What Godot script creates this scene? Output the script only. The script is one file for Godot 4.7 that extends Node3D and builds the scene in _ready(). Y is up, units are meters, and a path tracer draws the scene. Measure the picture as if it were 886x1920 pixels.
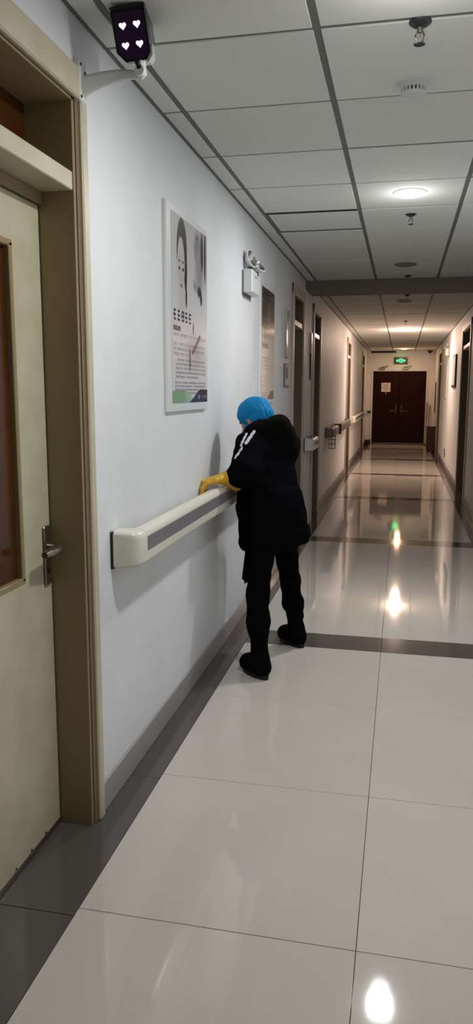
extends Node3D
# A hospital corridor at night: one person in a dark coat wipes the handrail. World axes: the corridor runs along -z, x to the right, y up.

const LX := -1.0        # left wall face
const RX := 0.86        # right wall face
const CY := 2.605       # ceiling face
const EZ := -22.0       # end wall face
var M := {}
var used := {}
var rng := RandomNumberGenerator.new()

# ---------------------------------------------------------------- mesh shorthand
class MB:
	var st := SurfaceTool.new()
	func _init() -> void:
		st.begin(Mesh.PRIMITIVE_TRIANGLES)
	func v(p: Vector3, uv: Vector2) -> void:
		st.set_uv(uv); st.add_vertex(p)
	func tri(a: Vector3, b: Vector3, c: Vector3, out: Vector3, ua := Vector2.ZERO, ub := Vector2.ZERO, uc := Vector2.ZERO) -> void:
		var n := (a - c).cross(a - b)
		if n.length_squared() < 1e-18: return
		if n.dot(out) >= 0.0:
			v(a, ua); v(b, ub); v(c, uc)
		else:
			v(a, ua); v(c, uc); v(b, ub)
	func quad(a: Vector3, b: Vector3, c: Vector3, d: Vector3, out: Vector3, u := [Vector2(0, 0), Vector2(1, 0), Vector2(1, 1), Vector2(0, 1)]) -> void:
		tri(a, b, c, out, u[0], u[1], u[2]); tri(a, c, d, out, u[0], u[2], u[3])
	func flat() -> void:
		st.set_smooth_group(-1)
	func smooth(g := 0) -> void:
		st.set_smooth_group(g)
	# box between two corners with chamfered edges, placed by t
	func box(lo: Vector3, hi: Vector3, ch := 0.0, t := Transform3D()) -> MB:
		flat()
		var c := (lo + hi) / 2.0
		var h := (hi - lo).abs() / 2.0
		var e: float = minf(ch, minf(h.x, minf(h.y, h.z)) * 0.9)
		var ax := [Vector3(1, 0, 0), Vector3(0, 1, 0), Vector3(0, 0, 1)]
		var hh := [h.x, h.y, h.z]
		for i in 3:
			var j := (i + 1) % 3
			var k := (i + 2) % 3
			for s in [-1.0, 1.0]:
				var n: Vector3 = ax[i] * s
				var P: Vector3 = c + n * hh[i]
				var a: Vector3 = ax[j] * (hh[j] - e)
				var b: Vector3 = ax[k] * (hh[k] - e)
				quad(t * (P - a - b), t * (P + a - b), t * (P + a + b), t * (P - a + b), t.basis * n)
			if e > 0.0:
				for s in [-1.0, 1.0]:
					for r in [-1.0, 1.0]:
						var b2: Vector3 = ax[k] * (hh[k] - e)
						var p1: Vector3 = c + ax[i] * s * hh[i] + ax[j] * r * (hh[j] - e)
						var p2: Vector3 = c + ax[i] * s * (hh[i] - e) + ax[j] * r * hh[j]
						quad(t * (p1 - b2), t * (p1 + b2), t * (p2 + b2), t * (p2 - b2), t.basis * (ax[i] * s + ax[j] * r))
		if e > 0.0:
			for sx in [-1.0, 1.0]:
				for sy in [-1.0, 1.0]:
					for sz in [-1.0, 1.0]:
						var g := Vector3(sx, sy, sz)
						tri(t * (c + g * (h - Vector3(0, e, e))), t * (c + g * (h - Vector3(e, 0, e))), t * (c + g * (h - Vector3(e, e, 0))), t.basis * g)
		return self
	# turned profile of (radius, height): outside going up, then in at the top
	func lathe(pr: Array, t := Transform3D(), n := 28) -> MB:
		for i in pr.size() - 1:
			var p: Vector2 = pr[i]
			var q: Vector2 = pr[i + 1]
			if i > 0:
				var o: Vector2 = pr[i - 1]
				if (p - o).angle_to(q - p) > 0.6 or (p - o).angle_to(q - p) < -0.6:
					grp += 1
			else:
				grp += 1
			smooth(grp)
			for k in n:
				var a := TAU * k / n
				var b := TAU * (k + 1) / n
				var m := (a + b) / 2.0
				var out := Vector3(cos(m) * (q.y - p.y), -(q.x - p.x), sin(m) * (q.y - p.y))
				quad(t * Vector3(cos(a) * p.x, p.y, sin(a) * p.x), t * Vector3(cos(b) * p.x, p.y, sin(b) * p.x), t * Vector3(cos(b) * q.x, q.y, sin(b) * q.x), t * Vector3(cos(a) * q.x, q.y, sin(a) * q.x), t.basis * out)
		return self
	var grp := 0
	# round tube along points, r is a number or a list
	func tube(pts: Array, r, n := 14, flatten := 1.0, side := Vector3.ZERO) -> MB:
		grp += 1
		var rings := []
		for i in pts.size():
			var d: Vector3 = (pts[mini(i + 1, pts.size() - 1)] - pts[maxi(i - 1, 0)]).normalized()
			var u := side if side != Vector3.ZERO else (Vector3.UP if absf(d.y) < 0.9 else Vector3.RIGHT)
			var w := d.cross(u).normalized()
			u = w.cross(d).normalized()
			var rr: float = r[i] if r is Array else r
			var ring := []
			for k in n:
				var a := TAU * k / n
				ring.append(pts[i] + (w * cos(a) * flatten + u * sin(a)) * rr)
			rings.append(ring)
		smooth(grp)
		for i in pts.size() - 1:
			for k in n:
				var l := (k + 1) % n
				quad(rings[i][k], rings[i][l], rings[i + 1][l], rings[i + 1][k], rings[i][k] + rings[i + 1][l] - pts[i] - pts[i + 1])
		flat()
		for e in [[0, 1], [pts.size() - 1, pts.size() - 2]]:
			for k in range(1, n - 1):
				tri(rings[e[0]][0], rings[e[0]][k], rings[e[0]][k + 1], pts[e[0]] - pts[e[1]])
		return self
	# polygon in the xy plane pulled along z by depth, placed by t
	func prism(poly: PackedVector2Array, depth: float, t := Transform3D(), sm := false) -> MB:
		var ix := Geometry2D.triangulate_polygon(poly)
		flat()
		var lo := poly[0]
		var hi := poly[0]
		for p in poly:
			lo = lo.min(p); hi = hi.max(p)
		var uvs := func(p: Vector2) -> Vector2: return Vector2((p.x - lo.x) / maxf(hi.x - lo.x, 1e-6), 1.0 - (p.y - lo.y) / maxf(hi.y - lo.y, 1e-6))
		for z in [0.0, depth]:
			var out := t.basis * Vector3(0, 0, -1.0 if z == 0.0 else 1.0) * signf(depth)
			for i in range(0, ix.size(), 3):
				var a := poly[ix[i]]
				var b := poly[ix[i + 1]]
				var c := poly[ix[i + 2]]
				tri(t * Vector3(a.x, a.y, z), t * Vector3(b.x, b.y, z), t * Vector3(c.x, c.y, z), out, uvs.call(a), uvs.call(b), uvs.call(c))
		var sgn := 1.0 if Geometry2D.is_polygon_clockwise(poly) else -1.0
		if sm:
			grp += 1
			smooth(grp)
		for i in poly.size():
			var a := poly[i]
			var b := poly[(i + 1) % poly.size()]
			var o := Vector3(-(b.y - a.y), b.x - a.x, 0) * sgn
			quad(t * Vector3(a.x, a.y, 0), t * Vector3(b.x, b.y, 0), t * Vector3(b.x, b.y, depth), t * Vector3(a.x, a.y, depth), t.basis * o)
		return self
	func done() -> ArrayMesh:
		st.generate_normals()
		return st.commit()

# a field of rounded bones joined smoothly, meshed as surface nets
class Field:
	var lo: Vector3
	var c: float
	var nx: int
	var ny: int
	var nz: int
	var k: float
	var s: PackedFloat32Array
	func _init(a: Vector3, b: Vector3, cell: float, blend: float) -> void:
		lo = a; c = cell; k = blend
		nx = int(ceil((b.x - a.x) / c)) + 1
		ny = int(ceil((b.y - a.y) / c)) + 1
		nz = int(ceil((b.z - a.z) / c)) + 1
		s.resize(nx * ny * nz)
	func span(a: Vector3, b: Vector3) -> Array:
		return [clampi(int(floor((a.x - lo.x) / c)), 0, nx - 1), clampi(int(ceil((b.x - lo.x) / c)), 0, nx - 1), clampi(int(floor((a.y - lo.y) / c)), 0, ny - 1), clampi(int(ceil((b.y - lo.y) / c)), 0, ny - 1), clampi(int(floor((a.z - lo.z) / c)), 0, nz - 1), clampi(int(ceil((b.z - lo.z) / c)), 0, nz - 1)]
	func bone(a: Vector3, b: Vector3, ra: float, rb: float) -> Field:
		var m := maxf(ra, rb) + k * 4.0 + c
		var q := span(a.min(b) - Vector3.ONE * m, a.max(b) + Vector3.ONE * m)
		var ab := b - a
		var l2 := maxf(ab.length_squared(), 1e-9)
		var ik := -1.0 / k
		for x in range(q[0], q[1] + 1):
			for y in range(q[2], q[3] + 1):
				var at := (x * ny + y) * nz
				for z in range(q[4], q[5] + 1):
					var p := lo + Vector3(x, y, z) * c - a
					var h := clampf(p.dot(ab) / l2, 0.0, 1.0)
					s[at + z] += exp(minf(((p - ab * h).length() - ra - (rb - ra) * h) * ik, 60.0))
		return self
	func egg(o: Vector3, r: Vector3, t := Basis(), sign := 1.0) -> Field:
		var m := maxf(r.x, maxf(r.y, r.z)) + k * 4.0 + c
		var q := span(o - Vector3.ONE * m, o + Vector3.ONE * m)
		var inv := t.inverse()
		var ik := -1.0 / k
		var rm := minf(r.x, minf(r.y, r.z))
		for x in range(q[0], q[1] + 1):
			for y in range(q[2], q[3] + 1):
				var at := (x * ny + y) * nz
				for z in range(q[4], q[5] + 1):
					var p := inv * (lo + Vector3(x, y, z) * c - o)
					var g := (p / r).length()
					var d := (g - 1.0) * maxf(g / maxf((p / (r * r)).length(), 1e-6), rm * 0.3)
					if sign > 0.0:
						s[at + z] += exp(minf(d * ik, 60.0))
					else:
						s[at + z] *= 1.0 / (1.0 + exp(minf(d * ik, 60.0)))
		return self
	# change: a function of (point, distance) that returns the new distance
	func solid(change = null) -> PackedFloat32Array:
		var d := PackedFloat32Array()
		d.resize(s.size())
		for i in s.size():
			d[i] = -k * log(s[i]) if s[i] > 1e-20 else 1.0
		if change != null:
			for x in nx:
				for y in ny:
					var at := (x * ny + y) * nz
					for z in nz:
						if absf(d[at + z]) < 0.05:
							d[at + z] = change.call(lo + Vector3(x, y, z) * c, d[at + z])
		return d
	# adds the surface to lists of vertices, normals, indices
	func net(d: PackedFloat32Array, V: PackedVector3Array, I: PackedInt32Array) -> void:
		var id := {}
		var yz := ny * nz
		var offs := PackedInt32Array([0, yz, nz, yz + nz, 1, yz + 1, nz + 1, yz + nz + 1])
		var cn := [Vector3(0, 0, 0), Vector3(1, 0, 0), Vector3(0, 1, 0), Vector3(1, 1, 0), Vector3(0, 0, 1), Vector3(1, 0, 1), Vector3(0, 1, 1), Vector3(1, 1, 1)]
		var edges := [[0, 1], [2, 3], [4, 5], [6, 7], [0, 2], [1, 3], [4, 6], [5, 7], [0, 4], [1, 5], [2, 6], [3, 7]]
		for x in nx - 1:
			for y in ny - 1:
				var at := (x * ny + y) * nz
				for z in nz - 1:
					var i := at + z
					if d[i] > c * 6.0 or d[i] < -c * 6.0: continue
					var n := 0
					for o in offs:
						if d[i + o] < 0.0: n += 1
					if n == 0 or n == 8: continue
					var sum := Vector3.ZERO
					var m := 0
					for e in edges:
						var a := d[i + offs[e[0]]]
						var b := d[i + offs[e[1]]]
						if (a < 0.0) != (b < 0.0):
							sum += cn[e[0]].lerp(cn[e[1]], a / (a - b)); m += 1
					id[i] = V.size()
					V.append(lo + (Vector3(x, y, z) + sum / m) * c)
		var steps := [[yz, nz, 1], [nz, 1, yz], [1, yz, nz]]
		for i in id.keys():
			for t in steps:
				var a: float = d[i]
				var b: float = d[i + t[0]]
				if (a < 0.0) == (b < 0.0): continue
				var p = id.get(i)
				var q = id.get(i - t[1])
				var r = id.get(i - t[1] - t[2])
				var w = id.get(i - t[2])
				if q == null or r == null or w == null: continue
				if a < 0.0: I.append_array([p, r, q, p, w, r])
				else: I.append_array([p, q, r, p, r, w])
	static func mesh(V: PackedVector3Array, I: PackedInt32Array) -> ArrayMesh:
		var N := PackedVector3Array()
		N.resize(V.size())
		for i in range(0, I.size(), 3):
			var n := (V[I[i]] - V[I[i + 2]]).cross(V[I[i]] - V[I[i + 1]])
			for j in 3: N[I[i + j]] += n
		for i in N.size(): N[i] = N[i].normalized()
		var arr := []
		arr.resize(Mesh.ARRAY_MAX)
		arr[Mesh.ARRAY_VERTEX] = V
		arr[Mesh.ARRAY_NORMAL] = N
		arr[Mesh.ARRAY_INDEX] = I
		var m := ArrayMesh.new()
		m.add_surface_from_arrays(Mesh.PRIMITIVE_TRIANGLES, arr)
		return m
	func make(change = null) -> ArrayMesh:
		var V := PackedVector3Array()
		var I := PackedInt32Array()
		net(solid(change), V, I)
		return mesh(V, I)

# ---------------------------------------------------------------- scene shorthand
func numbered(called: String) -> String:
	var n: int = used.get(called, 0)
	used[called] = n + 1
	return called if n == 0 else "%s_%03d" % [called, n]

func tag(o: Node3D, label: String, category := "", group := "", kind := "") -> Node3D:
	if label: o.set_meta("label", label)
	if category: o.set_meta("category", category)
	if group: o.set_meta("group", group)
	if kind: o.set_meta("kind", kind)
	return o

func thing(called: String, label: String, category: String, at := Vector3.ZERO, group := "", kind := "") -> Node3D:
	var o := Node3D.new()
	o.name = numbered(called)
	o.position = at
	add_child(o, true)
	return tag(o, label, category, group, kind)

func mesh_of(called: String, mesh: Mesh, mat: Material, parent: Node = self) -> MeshInstance3D:
	var o := MeshInstance3D.new()
	o.name = numbered(called) if parent == self else called
	o.mesh = mesh
	o.material_override = mat
	o.cast_shadow = GeometryInstance3D.SHADOW_CASTING_SETTING_ON
	parent.add_child(o, true)
	return o

func obj(called: String, b: MB, mat: Material, parent: Node = self) -> MeshInstance3D:
	return mesh_of(called, b.done(), mat, parent)

func struct(called: String, b: MB, mat: Material, label := "") -> MeshInstance3D:
	var o := obj(called, b, mat)
	tag(o, label, "", "", "structure")
	return o

func bx(x0: float, x1: float, y0: float, y1: float, z0: float, z1: float, ch := 0.0) -> MB:
	return MB.new().box(Vector3(minf(x0, x1), y0, minf(z0, z1)), Vector3(maxf(x0, x1), y1, maxf(z0, z1)), ch)

func dup(o: Node3D, at: Vector3, label: String) -> Node3D:
	var r: Node3D = o.duplicate()
	var base := String(o.name)
	r.name = numbered(base)
	r.position = at
	add_child(r, true)
	r.set_meta("label", label)
	return r

# ---------------------------------------------------------------- materials
func mat(called: String, c: Color, rough := 0.6, metal := 0.0, spec := 0.5) -> StandardMaterial3D:
	var m := StandardMaterial3D.new()
	m.resource_name = called
	m.albedo_color = c
	m.roughness = rough
	m.metallic = metal
	m.metallic_specular = spec
	M[called] = m
	return m

func noise_tex(freq: float, c0: Color, c1: Color, size := 512, oct := 4, sd := 1, type := FastNoiseLite.TYPE_SIMPLEX_SMOOTH) -> NoiseTexture2D:
	var n := FastNoiseLite.new()
	n.noise_type = type
	n.frequency = freq
	n.fractal_octaves = oct
	n.seed = sd
	var t := NoiseTexture2D.new()
	t.width = size; t.height = size
	t.seamless = true
	t.noise = n
	var g := Gradient.new()
	g.set_color(0, c0); g.set_color(1, c1)
	t.color_ramp = g
	return t

func world_tex(m: StandardMaterial3D, t: Texture2D, per_metre: float) -> void:
	m.albedo_texture = t
	m.uv1_triplanar = true
	m.uv1_world_triplanar = true
	m.uv1_scale = Vector3.ONE * per_metre

func relief(m: StandardMaterial3D, freq: float, strength: float, per_metre: float, sd := 3) -> void:
	var n := FastNoiseLite.new()
	n.frequency = freq
	n.seed = sd
	n.fractal_octaves = 4
	var t := NoiseTexture2D.new()
	t.width = 512; t.height = 512
	t.seamless = true
	t.as_normal_map = true
	t.bump_strength = strength
	t.noise = n
	m.normal_enabled = true
	m.normal_texture = t
	m.uv1_triplanar = true
	m.uv1_world_triplanar = true
	m.uv1_scale = Vector3.ONE * per_metre

func glow(called: String, c: Color, e: float) -> StandardMaterial3D:
	var m := mat(called, c, 0.5)
	m.emission_enabled = true
	m.emission = c
	m.emission_energy_multiplier = e
	return m

func materials() -> void:
	var m := mat("wall_paint", Color(0.90, 0.912, 0.928), 0.55, 0.0, 0.4)
	world_tex(m, noise_tex(0.006, Color(0.96, 0.96, 0.955), Color(1, 1, 1)), 0.5)
	relief(m, 0.02, 0.6, 0.5)
	m = mat("ceiling_board", Color(0.87, 0.875, 0.855), 0.9, 0.0, 0.2)
	m.albedo_texture = noise_tex(0.25, Color(0.97, 0.97, 0.97), Color(1, 1, 1), 512, 2)
	relief(m, 0.12, 0.35, 1.3, 5)
	m = mat("ceiling_board_aged", Color(0.855, 0.86, 0.84), 0.9, 0.0, 0.2)
	m.albedo_texture = noise_tex(0.2, Color(0.96, 0.96, 0.955), Color(1, 1, 1), 512, 2, 4)
	relief(m, 0.12, 0.35, 1.3, 6)
	mat("ceiling_grid", Color(0.42, 0.42, 0.40), 0.7)
	mat("ceiling_slab", Color(0.12, 0.12, 0.12), 0.9)
	mat("beam_paint", Color(0.50, 0.48, 0.45), 0.7, 0.0, 0.3)
	for k in 3:
		var t: float = [1.0, 0.99, 0.98][k]
		m = mat("floor_tile_%d" % k, Color(0.83 * t, 0.808 * t, 0.778 * t), 0.055, 0.0, 0.5)
		world_tex(m, noise_tex(0.006, Color(0.972, 0.972, 0.968), Color(1, 1, 1), 512, 4, 11 + k), 0.6)
	m = mat("dark_tile", Color(0.36, 0.345, 0.335), 0.11, 0.0, 0.5)
	world_tex(m, noise_tex(0.2, Color(0.88, 0.88, 0.88), Color(1, 1, 1), 512, 3, 21), 2.0)
	mat("grout", Color(0.30, 0.28, 0.26), 0.9)
	m = mat("skirting", Color(0.67, 0.655, 0.655), 0.25, 0.0, 0.5)
	world_tex(m, noise_tex(0.15, Color(0.92, 0.92, 0.92), Color(1, 1, 1), 256, 3, 31), 2.0)
	m = mat("door_cream", Color(0.78, 0.75, 0.655), 0.42, 0.0, 0.5)
	world_tex(m, noise_tex(0.01, Color(0.93, 0.92, 0.89), Color(1, 1, 1), 512, 4, 41), 1.0)
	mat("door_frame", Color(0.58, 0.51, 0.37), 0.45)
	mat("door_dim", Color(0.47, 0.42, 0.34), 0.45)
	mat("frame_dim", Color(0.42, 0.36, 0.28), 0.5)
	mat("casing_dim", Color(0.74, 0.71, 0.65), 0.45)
	mat("frame_edge", Color(0.50, 0.42, 0.31), 0.5)
	m = mat("brown_glass", Color(0.33, 0.19, 0.09), 0.12, 0.0, 0.5)
	world_tex(m, noise_tex(0.008, Color(0.8, 0.75, 0.7), Color(1, 1, 1), 256, 4, 43), 1.0)
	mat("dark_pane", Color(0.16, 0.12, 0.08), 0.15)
	m = mat("far_door", Color(0.17, 0.06, 0.04), 0.6, 0.0, 0.25)
	world_tex(m, noise_tex(0.03, Color(0.75, 0.7, 0.7), Color(1, 1, 1), 256, 4, 44), 1.0)
	mat("steel", Color(0.55, 0.52, 0.47), 0.28, 0.9)
	mat("chrome", Color(0.75, 0.74, 0.72), 0.12, 1.0)
	mat("dark_metal", Color(0.20, 0.21, 0.21), 0.45, 0.4)
	m = mat("rail_white", Color(0.88, 0.865, 0.82), 0.32, 0.0, 0.5)
	mat("rail_cap", Color(0.86, 0.85, 0.80), 0.28, 0.0, 0.5)
	mat("rail_strip", Color(0.47, 0.465, 0.475), 0.45)
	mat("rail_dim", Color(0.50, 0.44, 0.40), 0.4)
	mat("rail_dark", Color(0.09, 0.08, 0.08), 0.6)
	mat("white_plastic", Color(0.86, 0.87, 0.87), 0.35)
	mat("matt_plastic", Color(0.80, 0.80, 0.79), 0.75, 0.0, 0.3)
	mat("grey_plastic", Color(0.42, 0.42, 0.42), 0.5)
	mat("black_plastic", Color(0.025, 0.025, 0.03), 0.18)
	mat("black", Color(0.02, 0.02, 0.02), 0.6)
	mat("camera_face", Color(0.17, 0.05, 0.22), 0.2)
	mat("lamp_trim", Color(0.86, 0.86, 0.84), 0.4)
	mat("lamp_off", Color(0.12, 0.11, 0.10), 0.4)
	mat("box_red", Color(0.24, 0.06, 0.04), 0.5)
	mat("pole_wood", Color(0.62, 0.50, 0.32), 0.6)
	mat("brown_box", Color(0.22, 0.13, 0.07), 0.7)
	mat("paper", Color(0.86, 0.84, 0.82), 0.7)
	# person
	m = mat("coat", Color(0.03, 0.032, 0.045), 0.85, 0.0, 0.1)
	relief(m, 0.03, 3.0, 2.0, 61)
	mat("hood_cloth", Color(0.045, 0.04, 0.035), 0.85, 0.0, 0.15)
	mat("trousers", Color(0.022, 0.021, 0.023), 0.9, 0.0, 0.15)
	mat("boot", Color(0.028, 0.024, 0.023), 0.8, 0.0, 0.15)
	mat("boot_sole", Color(0.018, 0.018, 0.018), 0.7)
	mat("stripe", Color(0.78, 0.78, 0.80), 0.7)
	m = mat("cap", Color(0.03, 0.50, 0.74), 0.65, 0.0, 0.3)
	m.backlight_enabled = true
	m.backlight = Color(0.02, 0.12, 0.18)
	relief(m, 0.05, 6.0, 6.0, 62)
	mat("skin", Color(0.72, 0.52, 0.42), 0.55)
	mat("mask", Color(0.78, 0.80, 0.86), 0.8)
	m = mat("rubber", Color(0.82, 0.63, 0.13), 0.42, 0.0, 0.5)
	relief(m, 0.03, 2.5, 6.0, 63)
	mat("hair", Color(0.02, 0.018, 0.016), 0.5)
	mat("eye", Color(0.85, 0.84, 0.82), 0.15)
	mat("iris", Color(0.06, 0.03, 0.02), 0.15)
	mat("lip", Color(0.55, 0.28, 0.26), 0.5)
	m = mat("rag", Color(0.05, 0.035, 0.035), 0.95, 0.0, 0.1)

func _ready() -> void:
	rng.seed = 7
	var cam := Camera3D.new()
	cam.name = "camera"
	cam.position = Vector3(0, 1.5, 0)
	cam.rotation_order = EULER_ORDER_YXZ
	cam.rotation_degrees = Vector3(-9.1324, 12.1861, 0.1798)
	cam.fov = 68.2
	cam.near = 0.05
	cam.far = 60.0
	add_child(cam)
	var env := Environment.new()
	env.background_mode = Environment.BG_COLOR
	env.background_color = Color(0, 0, 0)
	env.tonemap_mode = Environment.TONE_MAPPER_LINEAR
	env.tonemap_exposure = 1.1
	env.sdfgi_enabled = true
	env.ssao_enabled = true
	env.ssil_enabled = true
	var we := WorldEnvironment.new()
	we.name = "surroundings"
	we.environment = env
	add_child(we)
	materials()
	lamps()
	shell()
	floor_tiles()
	ceiling_tiles()
	doors()
	rails()
	wall_things()
	ceiling_things()
	far_end()
	person()

# ---------------------------------------------------------------- lamps
func lamp(z: float, energy: float, warm: Color, label: String, face: float, side := 0.025) -> void:
	var t := thing("downlight", label, "ceiling lamp", Vector3(0.0, CY, z), "round ceiling lamps along the middle tiles")
	obj("trim_ring", MB.new().lathe([Vector2(0.0, -0.004), Vector2(0.090, -0.004), Vector2(0.094, -0.002), Vector2(0.095, 0.0)], Transform3D(), 36), M.lamp_trim, t)
	obj("diffuser", MB.new().lathe([Vector2(0, -0.024), Vector2(0.04, -0.022), Vector2(0.070, -0.016), Vector2(0.082, -0.006), Vector2(0.082, -0.003)], Transform3D(), 36), glow("lamp_glow_%d" % int(-z), warm, face), t)
	var l := AreaLight3D.new()
	l.name = "lamp_light"
	l.area_size = Vector2(0.12, 0.12)
	l.position = Vector3(0, -0.026, 0)
	l.rotation_degrees = Vector3(-90, 0, 0)
	l.light_color = warm
	l.light_energy = energy
	l.area_range = 30.0
	l.area_attenuation = 2.0
	l.shadow_enabled = true
	t.add_child(l)
	# the bulging diffuser also throws some light sideways and up to the boards
	var s := OmniLight3D.new()
	s.name = "side_glow"
	s.position = Vector3(0, -0.15, 0)
	s.light_color = warm
	s.light_energy = energy * side
	s.light_size = 0.06
	s.omni_range = 30.0
	s.omni_attenuation = 2.0
	s.shadow_enabled = true
	t.add_child(s)

func lamps() -> void:
	var cool := Color(1.0, 0.993, 0.985)
	var warm := Color(1.0, 0.85, 0.75)
	var amber := Color(1.0, 0.78, 0.62)
	lamp(-2.25, 1.6, cool, "lit round ceiling lamp nearest to the security camera, over the first sprinkler", 8.0)
	lamp(-4.6, 1.7, cool, "lit round ceiling lamp shining brightest, above the person in the dark coat", 8.0)
	lamp(-14.5, 3.3, warm, "lit round ceiling lamp halfway down the corridor beyond the ceiling beam", 8.0, 0.24)
	lamp(-20.9, 1.1, amber, "small lit round ceiling lamp just before the green exit sign", 5.0, 0.1)

# ---------------------------------------------------------------- shell
# openings in the side walls: [start z (near), end z (far), height]
const LEFT_DOORS := [[-1.34, -2.282], [-7.05, -7.75], [-8.69, -9.36], [-14.1, -15.0], [-19.3, -20.3]]
const RIGHT_DOORS := [[-10.6, -11.95], [-18.0, -19.2]]
const HEAD := 2.37

func wall_with(openings: Array, x0: float, x1: float) -> MB:
	var b := MB.new()
	var z := 3.2
	for o in openings:
		b.box(Vector3(x0, -0.05, o[0]), Vector3(x1, 2.9, z))
		b.box(Vector3(x0, HEAD, o[1]), Vector3(x1, 2.9, o[0]))
		z = o[1]
	b.box(Vector3(x0, -0.05, EZ - 0.2), Vector3(x1, 2.9, z))
	return b

func skirting_for(openings: Array, x0: float, x1: float) -> MB:
	var b := MB.new()
	var z := 3.0
	for o in openings:
		if z - o[0] - 0.088 > 0.05:
			b.box(Vector3(x0, 0.0, o[0] + 0.088), Vector3(x1, 0.11, z), 0.003)
		z = o[1] - (0.068 if o[0] > -2.0 else 0.088)
	b.box(Vector3(x0, 0.0, EZ), Vector3(x1, 0.11, z), 0.003)
	return b

func shell() -> void:
	struct("floor", bx(-1.4, 1.3, -0.25, -0.008, 3.2, -22.4), M.grout, "grey and pale tiled corridor floor")
	struct("ceiling", bx(-1.25, 1.15, CY + 0.02, CY + 0.3, 3.2, -22.2), M.ceiling_slab, "suspended ceiling of square pale boards")
	struct("wall_left", wall_with(LEFT_DOORS, -1.22, LX), M.wall_paint, "white corridor wall with doors, posters and handrails")
	struct("wall_right", wall_with(RIGHT_DOORS, RX, RX + 0.22), M.wall_paint, "white corridor wall on the side with one dark doorway")
	struct("wall_near", bx(-1.3, 1.2, -0.05, 2.9, 3.0, 3.2), M.wall_paint, "white wall that closes the near end of the corridor")
	var e := MB.new()
	e.box(Vector3(-1.22, -0.05, EZ - 0.2), Vector3(-0.82, 2.9, EZ))
	e.box(Vector3(0.64, -0.05, EZ - 0.2), Vector3(1.08, 2.9, EZ))
	e.box(Vector3(-0.82, 2.05, EZ - 0.2), Vector3(0.64, 2.9, EZ))
	struct("wall_end", e, M.wall_paint, "white end wall around the dark double door")
	struct("baseboard_left", skirting_for(LEFT_DOORS, LX, LX + 0.010), M.skirting, "low grey stone baseboard under the handrails")
	struct("baseboard_right", skirting_for(RIGHT_DOORS, RX - 0.010, RX), M.skirting, "low grey stone baseboard along the wall opposite the handrails")
	var b := MB.new()
	b.box(Vector3(LX, 0, EZ), Vector3(-0.87, 0.11, EZ + 0.01), 0.003)
	b.box(Vector3(0.69, 0, EZ), Vector3(RX, 0.11, EZ + 0.01), 0.003)
	struct("baseboard_end", b, M.skirting, "low grey baseboard beside the dark double door")
	struct("trim_1", bx(LX, RX, 2.515, CY + 0.03, -7.95, -8.5, 0.004), M.beam_paint, "plain painted beam dropping below the ceiling boards")

func floor_tiles() -> void:
	var f: Node = get_node("floor")
	var g := 0.0011
	# rows between cross bands, measured along the corridor
	var rows := []
	var z := -1.864
	for k in 6:
		rows.append([z + 0.805 * (k + 1), z + 0.805 * k, false])
	rows.append([-1.864, -2.67, false]); rows.append([-2.67, -3.485, false]); rows.append([-3.485, -4.295, false])
	for b in [-4.295, -7.5, -10.65, -13.8, -16.95, -20.1]:
		rows.append([b, b - 0.265, true])
		var q: float = b - 0.265
		for k in 4:
			var far := q - (0.805 if k < 3 else 0.525)
			if q <= EZ: break
			rows.append([q, maxf(far, EZ), false])
			q = far
	var meshes := {}
	for r in rows:
		for cx in [[-0.872, -0.068], [-0.068, 0.732]]:
			var dark: bool = r[2]
			var w: float = cx[1] - cx[0]
			var d: float = r[0] - r[1]
			if d < 0.03: continue
			var key := "%.3f %.3f %s" % [w, d, dark]
			if not meshes.has(key):
				meshes[key] = bx(-w / 2 + g, w / 2 - g, -0.01, 0, -d / 2 + g, d / 2 - g, 0.0009).done()
			var o := mesh_of("border_tile" if dark else "floor_tile", meshes[key], M.dark_tile if dark else M["floor_tile_%d" % rng.randi_range(0, 2)], f)
			o.position = Vector3((cx[0] + cx[1]) / 2, rng.randf_range(-0.0004, 0.0), (r[0] + r[1]) / 2)
	for s in [[-1.2, -0.872], [0.732, 1.06]]:
		var zz := 3.0
		while zz > EZ:
			var n := maxf(zz - 0.805, EZ)
			var o := obj("border_tile", bx(s[0] + g, s[1] - g, -0.01, 0, zz - g, n + g, 0.0009), M.dark_tile, f)
			o.position.y = -0.0003
			zz = n

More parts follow.
